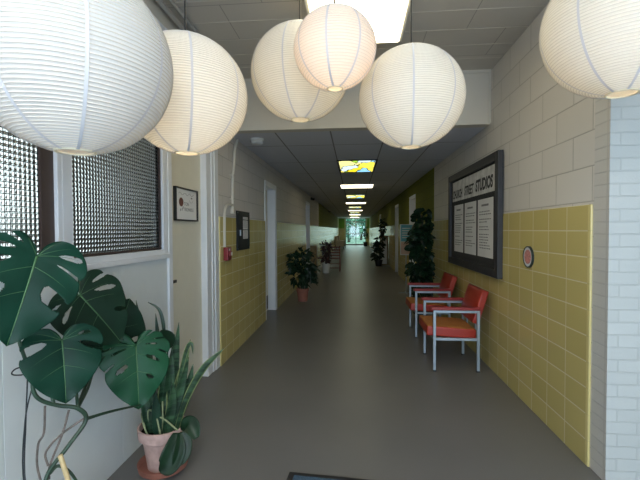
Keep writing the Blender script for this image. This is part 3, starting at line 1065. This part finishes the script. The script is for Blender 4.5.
def monstera(parent, J, T, N, width=1.0, slits=((), ()), holes=((), ()), fold=0.18, droop=0.12, m_leaf='leafmon', wav=0.02, seed=0):
    """J petiole joint, T tip, N facing direction. slits per side: (u, half-width, r_start); holes: (u, half-width, r0, r1)"""
    J, T, N = Vector(J), Vector(T), Vector(N)
    L = (T - J).length
    xd = (T - J).normalized()
    yd = N.cross(xd).normalized()
    zd = xd.cross(yd).normalized()
    r_ = random.Random(seed)
    ph = r_.uniform(0, 6)
    NU, NR = 170, 34
    top, bot = [], []
    mb = MB()

    def pos(u, r, sgn):
        m_ = outline(u)
        side_ = 0 if sgn > 0 else 1
        base = Vector((min(0.93, max(0.0, m_.x - 0.62 * m_.y)), 0, 0))
        # veins sweep towards the tip; the margin is drawn in where a split reaches it
        dip = sum(math.exp(-((u - q_[0]) / 0.035) ** 2) for q_ in slits[side_])
        p = base.lerp(m_, r * (1 - 0.08 * min(1.0, dip) * r))
        p.x -= 0.03 * sin(pi * r) * m_.y * 2
        x, y = p.x, p.y * width * sgn
        z = fold * abs(y) - droop * (max(x, 0) ** 2) - 0.10 * abs(y) ** 2 * 2 + wav * sin(u * 28 + ph) * r * r
        return J + (xd * x + yd * y + zd * z) * L

    for side, sgn in enumerate((1, -1)):
        idx = {}

        def vid(i, j):
            if (i, j) not in idx:
                u, r = i / NU, j / NR
                idx[(i, j)] = len(mb.v)
                mb.v.append(tuple(pos(u, r, sgn)))
            return idx[(i, j)]
        for i in range(NU):
            u = (i + 0.5) / NU
            for j in range(NR):
                r = (j + 0.5) / NR
                cut = False
                for (su, sw, sr) in slits[side]:
                    if r > sr:
                        wloc = sw * min(1, math.sqrt((r - sr) / 0.12 + 0.05)) * (1.0 - 0.35 * max(0, r - 0.75) / 0.25)
                        if abs(u - su) < wloc:
                            cut = True
                for (hu, hw, h0, h1) in holes[side]:
                    q = (r - (h0 + h1) / 2) / ((h1 - h0) / 2)
                    if abs(q) < 1 and abs(u - hu) < hw * math.sqrt(1 - q * q):
                        cut = True
                if cut:
                    continue
                f = (vid(i, j), vid(i + 1, j), vid(i + 1, j + 1), vid(i, j + 1))
                mb.f.append(f if sgn > 0 else f[::-1])
                mb.m.append(0)
    o = mb.build('leaf', [M[m_leaf]], parent, smooth='all')
    # outward normals vary after deletion: solidify gives the blade its thickness
    weld(o, 0.0004)
    sd_ = o.modifiers.new('thickness', 'SOLIDIFY')
    sd_.thickness = 0.0012
    sd_.offset = 0
    vn = MB()
    mid = [J + (xd * (k / 12) - zd * (droop * (k / 12) ** 2)) * L + zd * 0.0014 for k in range(13)]
    vn.tube(mid, [0.0042 * (1 - 0.8 * k / 12) * L / 0.36 + 0.0004 for k in range(13)], 6)
    for sgn in (1, -1):
        for u in (0.08, 0.2, 0.32, 0.42, 0.52, 0.62, 0.72):
            if any(abs(u - s[0]) < s[1] + 0.012 for s in slits[0 if sgn > 0 else 1]):
                continue
            vn.tube([pos(u, 0.02 + 0.8 * k / 6, sgn) + zd * 0.0004 for k in range(7)], [0.0013 * (1 - 0.8 * k / 6) for k in range(7)], 5)
    vn.build('veins', M['vein'], o, smooth='all')
    return o


mo = thing('monstera', 'large trailing monstera with split leaves in front of the white partition', 'plant', (-1.06, 1.35, 0))


def rel(p):
    return Vector(p) - Vector((-1.06, 1.35, 0))


mleaves = [
    # big leaf at left edge
    dict(J=(-1.072, 1.25, 1.30), T=(-1.085, 1.15, 1.02), N=(0.80, -0.52, 0.25), width=1.08, fold=0.2,
         slits=(((0.54, 0.010, 0.42), (0.69, 0.034, 0.34)), ((0.30, 0.02, 0.5), (0.42, 0.024, 0.45), (0.54, 0.026, 0.45), (0.68, 0.026, 0.5))), holes=(((0.42, 0.028, 0.42, 0.92),), ()), seed=1),
    # mid leaf behind it
    dict(J=(-1.25, 1.70, 1.09), T=(-1.10, 1.80, 0.85), N=(0.80, -0.50, 0.25), width=1.15, m_leaf='leafmon2',
         slits=(((0.42, 0.022, 0.5), (0.72, 0.014, 0.6)), ((0.66, 0.02, 0.55), (0.4, 0.015, 0.6))), holes=(((0.56, 0.024, 0.35, 0.85),), ((0.54, 0.026, 0.35, 0.8),)), seed=2),
    # low centre leaf
    dict(J=(-1.145, 1.45, 0.955), T=(-1.09, 1.405, 0.725), N=(0.75, -0.60, 0.22), width=1.2, fold=0.2,
         slits=(((0.55, 0.030, 0.42),), ((0.50, 0.046, 0.38),)), holes=(((0.40, 0.030, 0.42, 0.78),), ()), seed=3),
    # bright leaf over the terracotta pot
    dict(J=(-1.135, 1.955, 0.785), T=(-1.075, 1.885, 0.48), N=(0.62, -0.72, 0.32), width=1.08, fold=0.1, m_leaf='leafbright',
         slits=(((0.28, 0.012, 0.55), (0.40, 0.009, 0.6), (0.54, 0.010, 0.65)), ((0.30, 0.016, 0.5), (0.44, 0.008, 0.65), (0.60, 0.008, 0.7))),
         holes=(((0.47, 0.014, 0.25, 0.62), (0.62, 0.012, 0.3, 0.7), (0.73, 0.010, 0.35, 0.65)), ((0.37, 0.014, 0.25, 0.55), (0.52, 0.016, 0.25, 0.65), (0.66, 0.014, 0.3, 0.7))), seed=4),
    # dark leaf further back by the wall
    dict(J=(-1.285, 1.98, 0.77), T=(-1.20, 2.04, 1.01), N=(0.85, -0.5, 0.1), width=1.3, m_leaf='leafmon2',
         slits=(((0.5, 0.022, 0.45), (0.66, 0.02, 0.5)), ((0.45, 0.026, 0.5), (0.6, 0.022, 0.5))), holes=((), ()), seed=5),
]
for d in mleaves:
    d = dict(d)
    d['J'] = rel(d['J'])
    d['T'] = rel(d['T'])
    monstera(mo, **d)
# main stem and petioles
V = [(-1.05, 1.38, 0.21), (-1.15, 1.37, 0.36), (-1.17, 1.39, 0.45), (-1.12, 1.44, 0.54), (-1.088, 1.50, 0.615), (-1.106, 1.48, 0.672), (-1.159, 1.44, 0.70), (-1.192, 1.40, 0.735), (-1.207, 1.38, 0.776), (-1.213, 1.38, 0.84)]
MB().tube([rel(p) for p in bez(V, 6)], [0.0088 - 0.002 * abs(1 - k / 27) for k in range(55)], 10).build('stem', M['stem'], mo, smooth=True)
for P_ in ([(-1.213, 1.38, 0.83), (-1.22, 1.33, 1.0), (-1.2, 1.28, 1.2), (-1.072, 1.25, 1.305)],
           [(-1.106, 1.48, 0.672), (-1.2, 1.58, 0.85), (-1.27, 1.66, 1.0), (-1.25, 1.70, 1.085)],
           [(-1.17, 1.43, 0.71), (-1.19, 1.44, 0.82), (-1.155, 1.44, 0.945)],
           [(-1.088, 1.50, 0.62), (-1.073, 1.60, 0.598), (-1.07, 1.75, 0.552), (-1.10, 1.97, 0.47)],
           [(-1.106, 1.48, 0.675), (-1.15, 1.6, 0.70), (-1.22, 1.75, 0.73), (-1.235, 1.90, 0.77), (-1.14, 1.958, 0.783)],
           [(-1.12, 1.5, 0.675), (-1.22, 1.72, 0.72), (-1.285, 1.9, 0.74), (-1.285, 1.98, 0.772)],
           [(-1.165, 1.395, 0.455), (-1.149, 1.42, 0.471), (-1.11, 1.43, 0.445), (-1.08, 1.44, 0.382), (-1.07, 1.44, 0.31)]):
    MB().tube([rel(p) for p in bez(P_, 6)], [0.007 - 0.003 * k / (6 * (len(P_) - 1)) for k in range(6 * (len(P_) - 1) + 1)], 8).build('petiole', M['stem'], mo, smooth=True)
for P_ in ([(-1.197, 1.42, 0.705), (-1.204, 1.42, 0.60), (-1.23, 1.42, 0.546), (-1.225, 1.42, 0.42), (-1.10, 1.40, 0.21)],
           [(-1.092, 1.50, 0.624), (-1.161, 1.46, 0.576), (-1.206, 1.43, 0.518), (-1.19, 1.42, 0.469)],
           [(-1.129, 1.46, 0.674), (-1.145, 1.44, 0.583), (-1.182, 1.42, 0.473), (-1.17, 1.40, 0.43)]):
    MB().tube([rel(p) for p in bez(P_, 6)], 0.0042, 7).build('aerial_root', M['root'], mo, smooth=True)
# pot standing on the floor under the plant
MB().lathe([(0.10, 0), (0.135, 0.2), (0.15, 0.2), (0.15, 0.24), (0.132, 0.24), (0.128, 0.2)], 32).build('pot', M['terra'], mo, smooth=True, loc=(0.02, 0.03, 0.0))
MB().lathe([(0.0, 0.205), (0.127, 0.205)], 24).build('soil', M['soil'], mo, loc=(0.02, 0.03, 0))

lp = [(-1.12, 1.31, 0.21), (-1.245, 1.375, 0.42), (-1.26, 1.40, 0.66), (-1.25, 1.40, 0.835), (-1.245, 1.37, 0.844), (-1.250, 1.34, 0.855), (-1.252, 1.335, 0.866), (-1.25, 1.36, 0.874), (-1.235, 1.42, 0.862), (-1.235, 1.41, 0.80), (-1.25, 1.385, 0.66), (-1.25, 1.375, 0.42), (-1.13, 1.34, 0.21)]
MB().tube([rel(p) for p in bez(lp, 6)], 0.0026, 6).build('wire_stake', M['wire'], mo, smooth=True)
MB().tube([rel((-1.02, 1.40, 0.207)), rel((-1.123, 1.40, 0.527))], 0.009, 10).build('bamboo_stake', M['bamboo'], mo, smooth=True)

# ================================================================== SNAKE PLANT
PX, PY = -1.113, 2.19
sp_ = thing('potted_snake_plant', 'mixed snake plant in a chalky terracotta pot standing on grey floor', 'plant', (PX, PY, 0))
MB().lathe([(0.10, 0.0), (0.135, 0.012), (0.142, 0.045), (0.134, 0.045), (0.126, 0.02), (0.0, 0.014)], 40).build('saucer', M['terra'], sp_, smooth=True)
MB().lathe([(0.085, 0.016), (0.113, 0.20), (0.134, 0.20), (0.138, 0.255), (0.127, 0.258), (0.118, 0.21), (0.10, 0.2)], 40).build('pot', M['terrachalk'], sp_, smooth=True)
MB().lathe([(0.0, 0.225), (0.119, 0.225)], 24).build('soil', M['soil'], sp_)


def strap(parent, pts, w, mats_, twist=0.0, face=(0.5, -0.85, 0.1), margin=False, shape=0):
    P = catmull(pts, 8)
    n = len(P)
    vs, fs, ms = [], [], []
    cols = 6
    for i, p in enumerate(P):
        t_ = i / (n - 1)
        d_ = (P[min(i + 1, n - 1)] - P[max(i - 1, 0)]).normalized()
        f_ = Vector(face)
        a = d_.cross(f_).normalized()
        a = Matrix.Rotation(twist * t_, 3, d_) @ a
        nn = a.cross(d_).normalized()
        if shape == 0:
            ww = w * (0.62 + 0.38 * sin(min(1, t_ * 1.6) * pi / 2)) * (1 - max(0, (t_ - 0.62) / 0.38) ** 1.8) + 0.0006
        else:
            ww = w * max(0.02, sin(pi * min(1, t_ * 0.93 + 0.06)) ** 0.7)
        for c_ in range(cols + 1):
            s_ = (c_ / cols * 2 - 1)
            if abs(s_) > 0.6 and abs(s_) < 0.9:
                s_ = 0.78 * (1 if s_ > 0 else -1)
            vs.append(p + a * ww * s_ + nn * ww * 0.35 * (s_ * s_))
    for i in range(n - 1):
        for c_ in range(cols):
            fs.append((i * (cols + 1) + c_, i * (cols + 1) + c_ + 1, (i + 1) * (cols + 1) + c_ + 1, (i + 1) * (cols + 1) + c_))
            ms.append(1 if margin and c_ in (0, cols - 1) else 0)
    mb = MB()
    mb.add(vs, fs)
    mb.m = ms
    o = mb.build('leaf', mats_, parent, smooth='all')
    k = o.modifiers.new('thickness', 'SOLIDIFY')
    k.thickness = 0.0022
    k.offset = 0
    return o


SN = [M['snake'], M['snakepale']]
SD = [M['snakedark'], M['snakepale']]
tips = [
    ((-0.03, 0.0), (-0.10, -0.01, 0.62), (-0.14, -0.02, 0.985), 0.024, SD, False),
    ((0.0, 0.03), (-0.02, 0.02, 0.6), (-0.045, 0.02, 0.90), 0.018, SD, False),
    ((0.03, 0.03), (0.06, 0.02, 0.55), (0.105, 0.0, 0.855), 0.022, SN, False),
    ((0.05, 0.0), (0.10, -0.01, 0.48), (0.185, -0.03, 0.765), 0.022, SN, True),
    ((0.05, -0.03), (0.11, -0.03, 0.45), (0.17, -0.02, 0.66), 0.024, SN, False),
    ((0.02, -0.02), (0.055, -0.03, 0.5), (0.075, -0.03, 0.72), 0.026, SN, False),
    ((0.0, -0.04), (0.02, -0.05, 0.42), (0.03, -0.05, 0.64), 0.024, SN, True),
    ((-0.03, -0.03), (-0.05, -0.04, 0.5), (-0.055, -0.04, 0.78), 0.022, SN, False),
    ((0.06, 0.03), (0.13, 0.03, 0.42), (0.17, 0.04, 0.60), 0.022, SN, False),
    ((0.04, -0.05), (0.08, -0.06, 0.38), (0.10, -0.07, 0.55), 0.024, SN, False),
    ((-0.05, 0.02), (-0.09, 0.02, 0.45), (-0.10, 0.03, 0.70), 0.022, SD, False),
    ((0.02, 0.05), (0.03, 0.06, 0.5), (0.05, 0.06, 0.77), 0.02, SN, False),
]
rr_ = random.Random(31)
for k in range(7):
    a_ = 2 * pi * k / 7 + 0.3
    tips.append(((0.07 * cos(a_), 0.07 * sin(a_)), (0.09 * cos(a_), 0.09 * sin(a_), 0.36), (0.115 * cos(a_) + rr_.uniform(-0.02, 0.02), 0.11 * sin(a_), rr_.uniform(0.46, 0.66)), 0.021, SD if k % 2 else SN, False))
for b_, md, tp_, w2, mm_, mg in tips:
    w2 *= 1.25
    strap(sp_, [(b_[0], b_[1], 0.215), ((b_[0] + md[0]) / 2 * 0.95, (b_[1] + md[1]) / 2, (0.215 + md[2]) / 2), md, tp_], w2, mm_, twist=random.Random(int(w2 * 1e4) + len(mm_)).uniform(-0.5, 0.5), margin=mg)
# two thin arching leaves and the long pale strap to the right
strap(sp_, [(-0.02, 0.02, 0.215), (0.0, 0.02, 0.55), (0.01, 0.01, 0.78), (-0.01, 0.0, 0.92), (-0.07, -0.02, 0.975)], 0.009, SD, face=(0.5, -0.8, 0.3))
strap(sp_, [(0.08, 0.0, 0.215), (0.14, 0.0, 0.40), (0.24, 0.01, 0.58), (0.36, 0.03, 0.70)], 0.02, SN, face=(0.2, -0.7, 0.7), margin=True, twist=0.3)
strap(sp_, [(0.06, -0.02, 0.215), (0.10, -0.02, 0.48), (0.16, -0.03, 0.70), (0.19, -0.03, 0.74), (0.20, -0.03, 0.68)], 0.011, SN, margin=True)
# small round juvenile leaf near the top and hanging leaves at the right of the rim
strap(sp_, [(0.035, 0.0, 0.70), (0.03, -0.02, 0.77), (0.02, -0.04, 0.82)], 0.052, [M['leafdark']], face=(0.4, -0.9, 0.2), shape=1)
MB().tube(bez([(0.0, 0.0, 0.22), (0.02, 0.01, 0.5), (0.035, 0.0, 0.71)], 6), 0.004, 6).build('petiole', M['stem'], sp_, smooth=True)
strap(sp_, [(0.13, -0.05, 0.26), (0.17, -0.06, 0.29), (0.205, -0.07, 0.275), (0.24, -0.09, 0.23)][::-1], 0.048, [M['leafdark']], face=(0.1, -0.7, 0.7), shape=1)
strap(sp_, [(0.12, -0.08, 0.25), (0.125, -0.12, 0.18), (0.10, -0.15, 0.11), (0.06, -0.165, 0.08)], 0.062, [M['leafdark']], face=(0.45, -0.85, 0.3), shape=1)
strap(sp_, [(0.14, -0.07, 0.25), (0.16, -0.09, 0.20), (0.155, -0.12, 0.14), (0.13, -0.14, 0.09)], 0.05, [M['leafdark']], face=(0.6, -0.8, 0.3), shape=1)
for P_ in ([(-0.03, -0.03, 0.22), (-0.01, -0.06, 0.32), (0.04, -0.08, 0.33), (0.12, -0.07, 0.26)], [(-0.06, -0.05, 0.22), (-0.055, -0.06, 0.36), (0.0, -0.08, 0.34), (0.03, -0.09, 0.24)],
           [(0.0, -0.05, 0.22), (-0.01, -0.06, 0.3), (-0.03, -0.05, 0.4)], [(-0.07, 0.0, 0.22), (-0.10, -0.05, 0.34), (-0.06, -0.09, 0.27), (-0.03, -0.1, 0.23)], [(0.03, -0.06, 0.22), (0.035, -0.07, 0.42)]):
    MB().tube(bez(P_, 6), 0.005, 6).build('pale_stem', M['stempale'], sp_, smooth=True)

# ================================================================== CORRIDOR PLANTS AND FURNITURE


def foliage(rnd_, blobs, n, size, aspect=1.9):
    """one mesh of single folded leaves scattered over the outside of a set of blobs (x, y, z, r)"""
    mb = MB()
    tot = sum(b[3] ** 2 for b in blobs)
    for (bx_, by_, bz_, br) in blobs:
        for _ in range(max(4, int(n * br * br / tot))):
            d_ = Vector((rnd_.gauss(0, 1), rnd_.gauss(0, 1), rnd_.gauss(0, 1)))
            d_.normalize()
            p = Vector((bx_, by_, bz_)) + d_ * br * rnd_.uniform(0.45, 1.0)
            ax = (d_ + Vector((rnd_.gauss(0, 0.5), rnd_.gauss(0, 0.5), rnd_.gauss(-0.2, 0.4)))).normalized()
            sd2 = ax.cross(Vector((rnd_.gauss(0, 1), rnd_.gauss(0, 1), rnd_.gauss(0, 1) + 0.6)))
            if sd2.length < 1e-3:
                continue
            sd2.normalize()
            nn = sd2.cross(ax)
            L_ = size * rnd_.uniform(0.7, 1.25)
            w = L_ / aspect / 2
            vs = [p, p + ax * L_ * 0.35 + sd2 * w + nn * w * 0.35, p + ax * L_ * 0.75 + sd2 * w * 0.75 + nn * w * 0.2 - Vector((0, 0, L_ * 0.06)), p + ax * L_ - Vector((0, 0, L_ * 0.16)),
                  p + ax * L_ * 0.75 - sd2 * w * 0.75 + nn * w * 0.2 - Vector((0, 0, L_ * 0.06)), p + ax * L_ * 0.35 - sd2 * w + nn * w * 0.35, p + ax * L_ * 0.5]
            mb.add(vs, [(0, 1, 6), (1, 2, 6), (2, 3, 6), (3, 4, 6), (4, 5, 6), (5, 0, 6)])
    return mb


def pot(parent, r0, r1, h, material, z0=0.0):
    MB().lathe([(r0, z0), (r1 * 0.96, z0 + h * 0.8), (r1 * 1.05, z0 + h * 0.8), (r1 * 1.05, z0 + h), (r1 * 0.92, z0 + h), (r1 * 0.88, z0 + h * 0.85)], 28).build('pot', material, parent, smooth=True)
    MB().lathe([(0, z0 + h * 0.88), (r1 * 0.9, z0 + h * 0.88)], 20).build('soil', M['soil'], parent)


def stems(parent, base_z, tops, r=0.008, base_r=0.03):
    for k, tp2 in enumerate(tops):
        a = 2.4 * k
        b = Vector((base_r * cos(a), base_r * sin(a), base_z))
        t2 = Vector(tp2)
        mid_ = b.lerp(t2, 0.5) + Vector((0.02 * cos(a), 0.02 * sin(a), 0.03))
        MB().tube(catmull([b, mid_, t2], 5), r, 7).build('stem', M['stem'], parent, smooth=True)


# left potted plant by the tiled wall
pl = thing('potted_plant', 'leafy green plant in terracotta pot against left yellow tile wall', 'plant', (-1.0, 7.62, 0))
pot(pl, 0.09, 0.118, 0.25, M['terra'])
stems(pl, 0.22, [(-0.1, 0, 0.7), (0.08, 0.05, 0.8), (0.12, -0.1, 0.6), (-0.14, -0.06, 0.85), (0.02, 0.02, 0.95)])
foliage(random.Random(7), [(-0.02, 0, 0.68, 0.2), (-0.14, -0.03, 0.78, 0.14), (0.12, 0.0, 0.62, 0.15), (0.02, 0, 0.9, 0.12), (-0.1, -0.05, 0.5, 0.15), (0.1, -0.05, 0.42, 0.12)], 260, 0.15, 2.2).build('foliage', M['leafdark'], pl)

# tall climbing plant on the right, behind the chairs
tp3 = thing('tall_climbing_plant', 'tall dark leafy climbing plant behind the red armchairs on the right', 'plant', (1.10, 6.6, 0))
pot(tp3, 0.12, 0.16, 0.27, M['darkcloth'])
MB().tube([(0, 0, 0.2), (0.0, 0, 1.62)], 0.025, 10).build('moss_pole', M['bark'], tp3, smooth=True)
stems(tp3, 0.22, [(0.05, 0.02, 1.2), (-0.06, 0.0, 1.4), (0.02, -0.05, 1.65)], 0.007, 0.05)
foliage(random.Random(5), [(0.0, 0, 0.45, 0.15), (-0.02, 0, 0.65, 0.17), (-0.02, 0, 0.86, 0.18), (0.0, 0, 1.05, 0.17), (-0.02, 0, 1.22, 0.17), (0.0, -0.03, 1.36, 0.15), (0.0, 0, 1.5, 0.13), (0.04, 0, 1.64, 0.08), (0.09, -0.05, 0.55, 0.07)], 470, 0.12, 1.25).build('foliage', M['leafdark'], tp3)

# poster on a pole stand
ss = thing('poster_stand', 'slim pole stand with blue-topped poster beside the tall dark plant', 'sign', (1.13, 8.7, 0))
MB().box((-0.13, -0.012, 0.83), (0.16, 0.012, 1.50)).build('poster_panel', M['plastic'], ss, bevel=0.003)
MB().box((-0.115, -0.0135, 1.13), (0.145, -0.0121, 1.485)).build('blue_print', M['cyan'], ss)
MB().box((-0.115, -0.0135, 0.85), (0.145, -0.0121, 1.12)).build('peach_print', M['pinkprint'], ss)
pr = MB()
for k in range(5):
    pr.box((-0.09, -0.0145, 1.2 + 0.05 * k), (0.08 + 0.03 * (k % 2), -0.0136, 1.222 + 0.05 * k))
pr.build('printing', M['paper'], ss)
MB().tube([(0, 0.02, 0.01), (0, 0.02, 1.1)], 0.011, 10).build('pole', M['steel'], ss, smooth=True)
MB().box((-0.16, 0.01, 0), (0.16, 0.03, 0.015)).box((-0.012, -0.13, 0), (0.012, 0.17, 0.015)).build('base', M['steel'], ss, bevel=0.003)

# small wooden cabinet by the left wall
cb = thing('low_cabinet', 'plain tan wooden cabinet against left tile wall before the white planter', 'cabinet', (XL + 0.02, 12.28, 0))
MB().box((0, -0.2, 0.05), (0.17, 0.2, 0.9)).build('body', M['oak'], cb, bevel=0.006)
MB().box((0.1705, -0.18, 0.1), (0.185, 0.18, 0.86)).build('door', M['oak'], cb, bevel=0.004)
MB().box((0.03, -0.18, 0), (0.15, 0.18, 0.05)).build('plinth', M['kick'], cb)

# white planter with dark plant
bp = thing('potted_plant', 'dark red-leaved plant in a white tub beside the red slatted chair', 'plant', (-0.9, 12.65, 0))
MB().lathe([(0.105, 0), (0.135, 0.27), (0.145, 0.27), (0.145, 0.30), (0.12, 0.30), (0.118, 0.25)], 26).build('pot', M['plastic'], bp, smooth=True)
MB().lathe([(0, 0.26), (0.118, 0.26)], 18).build('soil', M['soil'], bp)
stems(bp, 0.25, [(-0.08, 0, 0.8), (0.1, 0, 0.9), (0.02, 0, 0.98)])
foliage(random.Random(9), [(0, 0, 0.7, 0.15), (-0.02, 0, 0.88, 0.13), (0.05, -0.02, 0.86, 0.12), (0.02, -0.05, 0.5, 0.12)], 200, 0.12, 2.2).build('foliage', M['leafred'], bp)

# red slatted chair
rc = thing('slatted_chair', 'red-brown wooden slat-backed chair beside white planter on the left', 'chair', (-0.66, 13.3, 0), radians(0))
for sx_ in (-0.19, 0.19):
    for sy_ in (-0.2, 0.2):
        MB().box((sx_ - 0.018, sy_ - 0.018, 0), (sx_ + 0.018, sy_ + 0.018, 0.86 if sy_ < 0 else 0.45)).build('leg', M['redwood'], rc, bevel=0.004)
MB().box((-0.215, -0.22, 0.42), (0.215, 0.22, 0.455)).build('seat', M['redwood'], rc, bevel=0.01)
for zz in (0.54, 0.63, 0.72, 0.81):
    MB().box((-0.172, -0.212, zz - 0.022), (0.172, -0.19, zz + 0.022)).build('back_slat', M['redwood'], rc, bevel=0.003)
for zz in (0.12, 0.26):
    MB().box((-0.172, -0.21, zz - 0.012), (0.172, -0.19, zz + 0.012)).build('stretcher', M['redwood'], rc)
dup(rc, (-1.10, 13.35, 0), radians(-90), 'red-brown wooden chair turned to the corridor behind the white planter', None)

# far lounge chairs
fc = thing('lounge_chair', 'cream lounge chair with dark seat by left wall near glass doors', 'chair', (-0.98, 28.2, 0), 0, 'lounge chairs near the glass doors')
MB().box((-0.34, -0.36, 0.16), (0.28, 0.36, 0.44)).build('seat', M['darkcloth'], fc, bevel=0.05, seg=3)
MB().box((-0.36, -0.36, 0.3), (-0.18, 0.36, 0.95)).build('backrest', M['creamcloth'], fc, bevel=0.05, seg=3)
for sy_ in (-0.36, 0.36):
    MB().box((-0.3, sy_ - 0.05, 0.2), (0.26, sy_ + 0.05, 0.62)).build('arm', M['creamcloth'] if sy_ < 0 else M['darkcloth'], fc, bevel=0.03, seg=3)
for sx_ in (-0.28, 0.24):
    for sy_ in (-0.32, 0.32):
        MB().tube([(sx_, sy_, 0), (sx_, sy_, 0.2)], 0.02).build('leg', M['black'], fc)
dup(fc, (-0.92, 30.4, 0), 0.0, 'second cream lounge chair, closer to the glass doors')

# right-hand pedestal cabinet, with a dark plant on top and one in front
pc = thing('pedestal_cabinet', 'white-fronted wooden pedestal cabinet against the right wall down the corridor', 'cabinet', (1.17, 15.7, 0))
MB().box((-0.15, -0.2, 0.0), (0.15, 0.25, 1.12)).build('body', M['oak'], pc, bevel=0.006)
MB().box((-0.14, -0.215, 0.05), (0.10, -0.2005, 1.06)).build('door', M['plastic'], pc, bevel=0.004)
MB().box((-0.165, -0.225, 1.121), (0.165, 0.26, 1.15)).build('top', M['oak'], pc, bevel=0.005)
pt = thing('potted_plant', 'dark upright plant standing on top of the pedestal cabinet', 'plant', (1.12, 15.7, 1.151))
pot(pt, 0.06, 0.09, 0.15, M['darkcloth'])
foliage(random.Random(11), [(0, 0, 0.25, 0.10), (0.02, 0, 0.42, 0.10), (0.03, 0, 0.58, 0.06)], 140, 0.12, 2.0).build('foliage', M['leafdark'], pt)
pf = thing('potted_plant', 'bushy dark plant in black pot in front of pedestal cabinet', 'plant', (0.93, 15.12, 0))
pot(pf, 0.11, 0.15, 0.24, M['black'])
stems(pf, 0.2, [(0, 0, 0.9), (-0.08, 0, 0.7), (0.08, 0, 1.0)])
foliage(random.Random(12), [(-0.03, 0, 0.5, 0.2), (0, 0, 0.75, 0.18), (0.05, 0, 0.98, 0.17), (-0.1, 0, 0.4, 0.14)], 240, 0.14, 1.8).build('foliage', M['leafdark'], pf)
# small tree by the glass doors
et = thing('potted_tree', 'small thin potted tree right of the glass doors at the end', 'plant', (0.98, 33.6, 0))
pot(et, 0.15, 0.2, 0.36, M['black'])
stems(et, 0.3, [(0, 0, 1.2), (0.1, 0, 1.0)])
foliage(random.Random(14), [(0, 0, 1.0, 0.15), (-0.06, 0, 1.25, 0.13), (0.03, 0, 0.8, 0.13), (0.0, 0, 1.5, 0.1)], 160, 0.16, 2.4).build('foliage', M['leafmid'], et)

# ================================================================== OUTSIDE
struct(MB().box((-6.2, 0, -0.1), (-6.0, 11, 4.5)).build('wall_sky_screen', M['skyscreen']))  # added wall, hides the bright sky so the office window looks dimmer
struct(MB().box((-6.0, 0, -0.2), (-3.5, 11, -0.1)).build('ground.001', M['grass']))
struct(MB().box((-30, 36.3, -0.15), (30, 90, -0.05)).build('ground', M['grass']))
for k, (x, y, s_, lab) in enumerate(((-3.2, 50, 3.0, 'leafy green tree outside, left through the glass doors'), (1.0, 56, 3.6, 'leafy green tree outside, straight behind the glass doors'), (4.2, 49, 2.8, 'leafy green tree outside, right through the glass doors'), (-0.6, 46, 2.1, 'small round leafy tree outside, nearest to the glass doors'))):
    tr = thing('tree', lab, 'tree', (x, y, -0.05), 0, 'trees outside the glass doors')
    MB().tube([(0, 0, 0), (0.1, 0, s_ * 0.5), (0, 0, s_)], [0.18, 0.14, 0.06], 10).build('trunk', M['bark'], tr, smooth=True)
    foliage(random.Random(20 + k), [(0, 0, s_ * 0.95, s_ * 0.42), (-s_ * 0.35, 0, s_ * 0.7, s_ * 0.3), (s_ * 0.35, 0.2, s_ * 0.72, s_ * 0.3), (0, -0.4, s_ * 0.55, s_ * 0.3)], 1100, 0.34, 1.6).build('foliage', M['treeleaf'], tr)
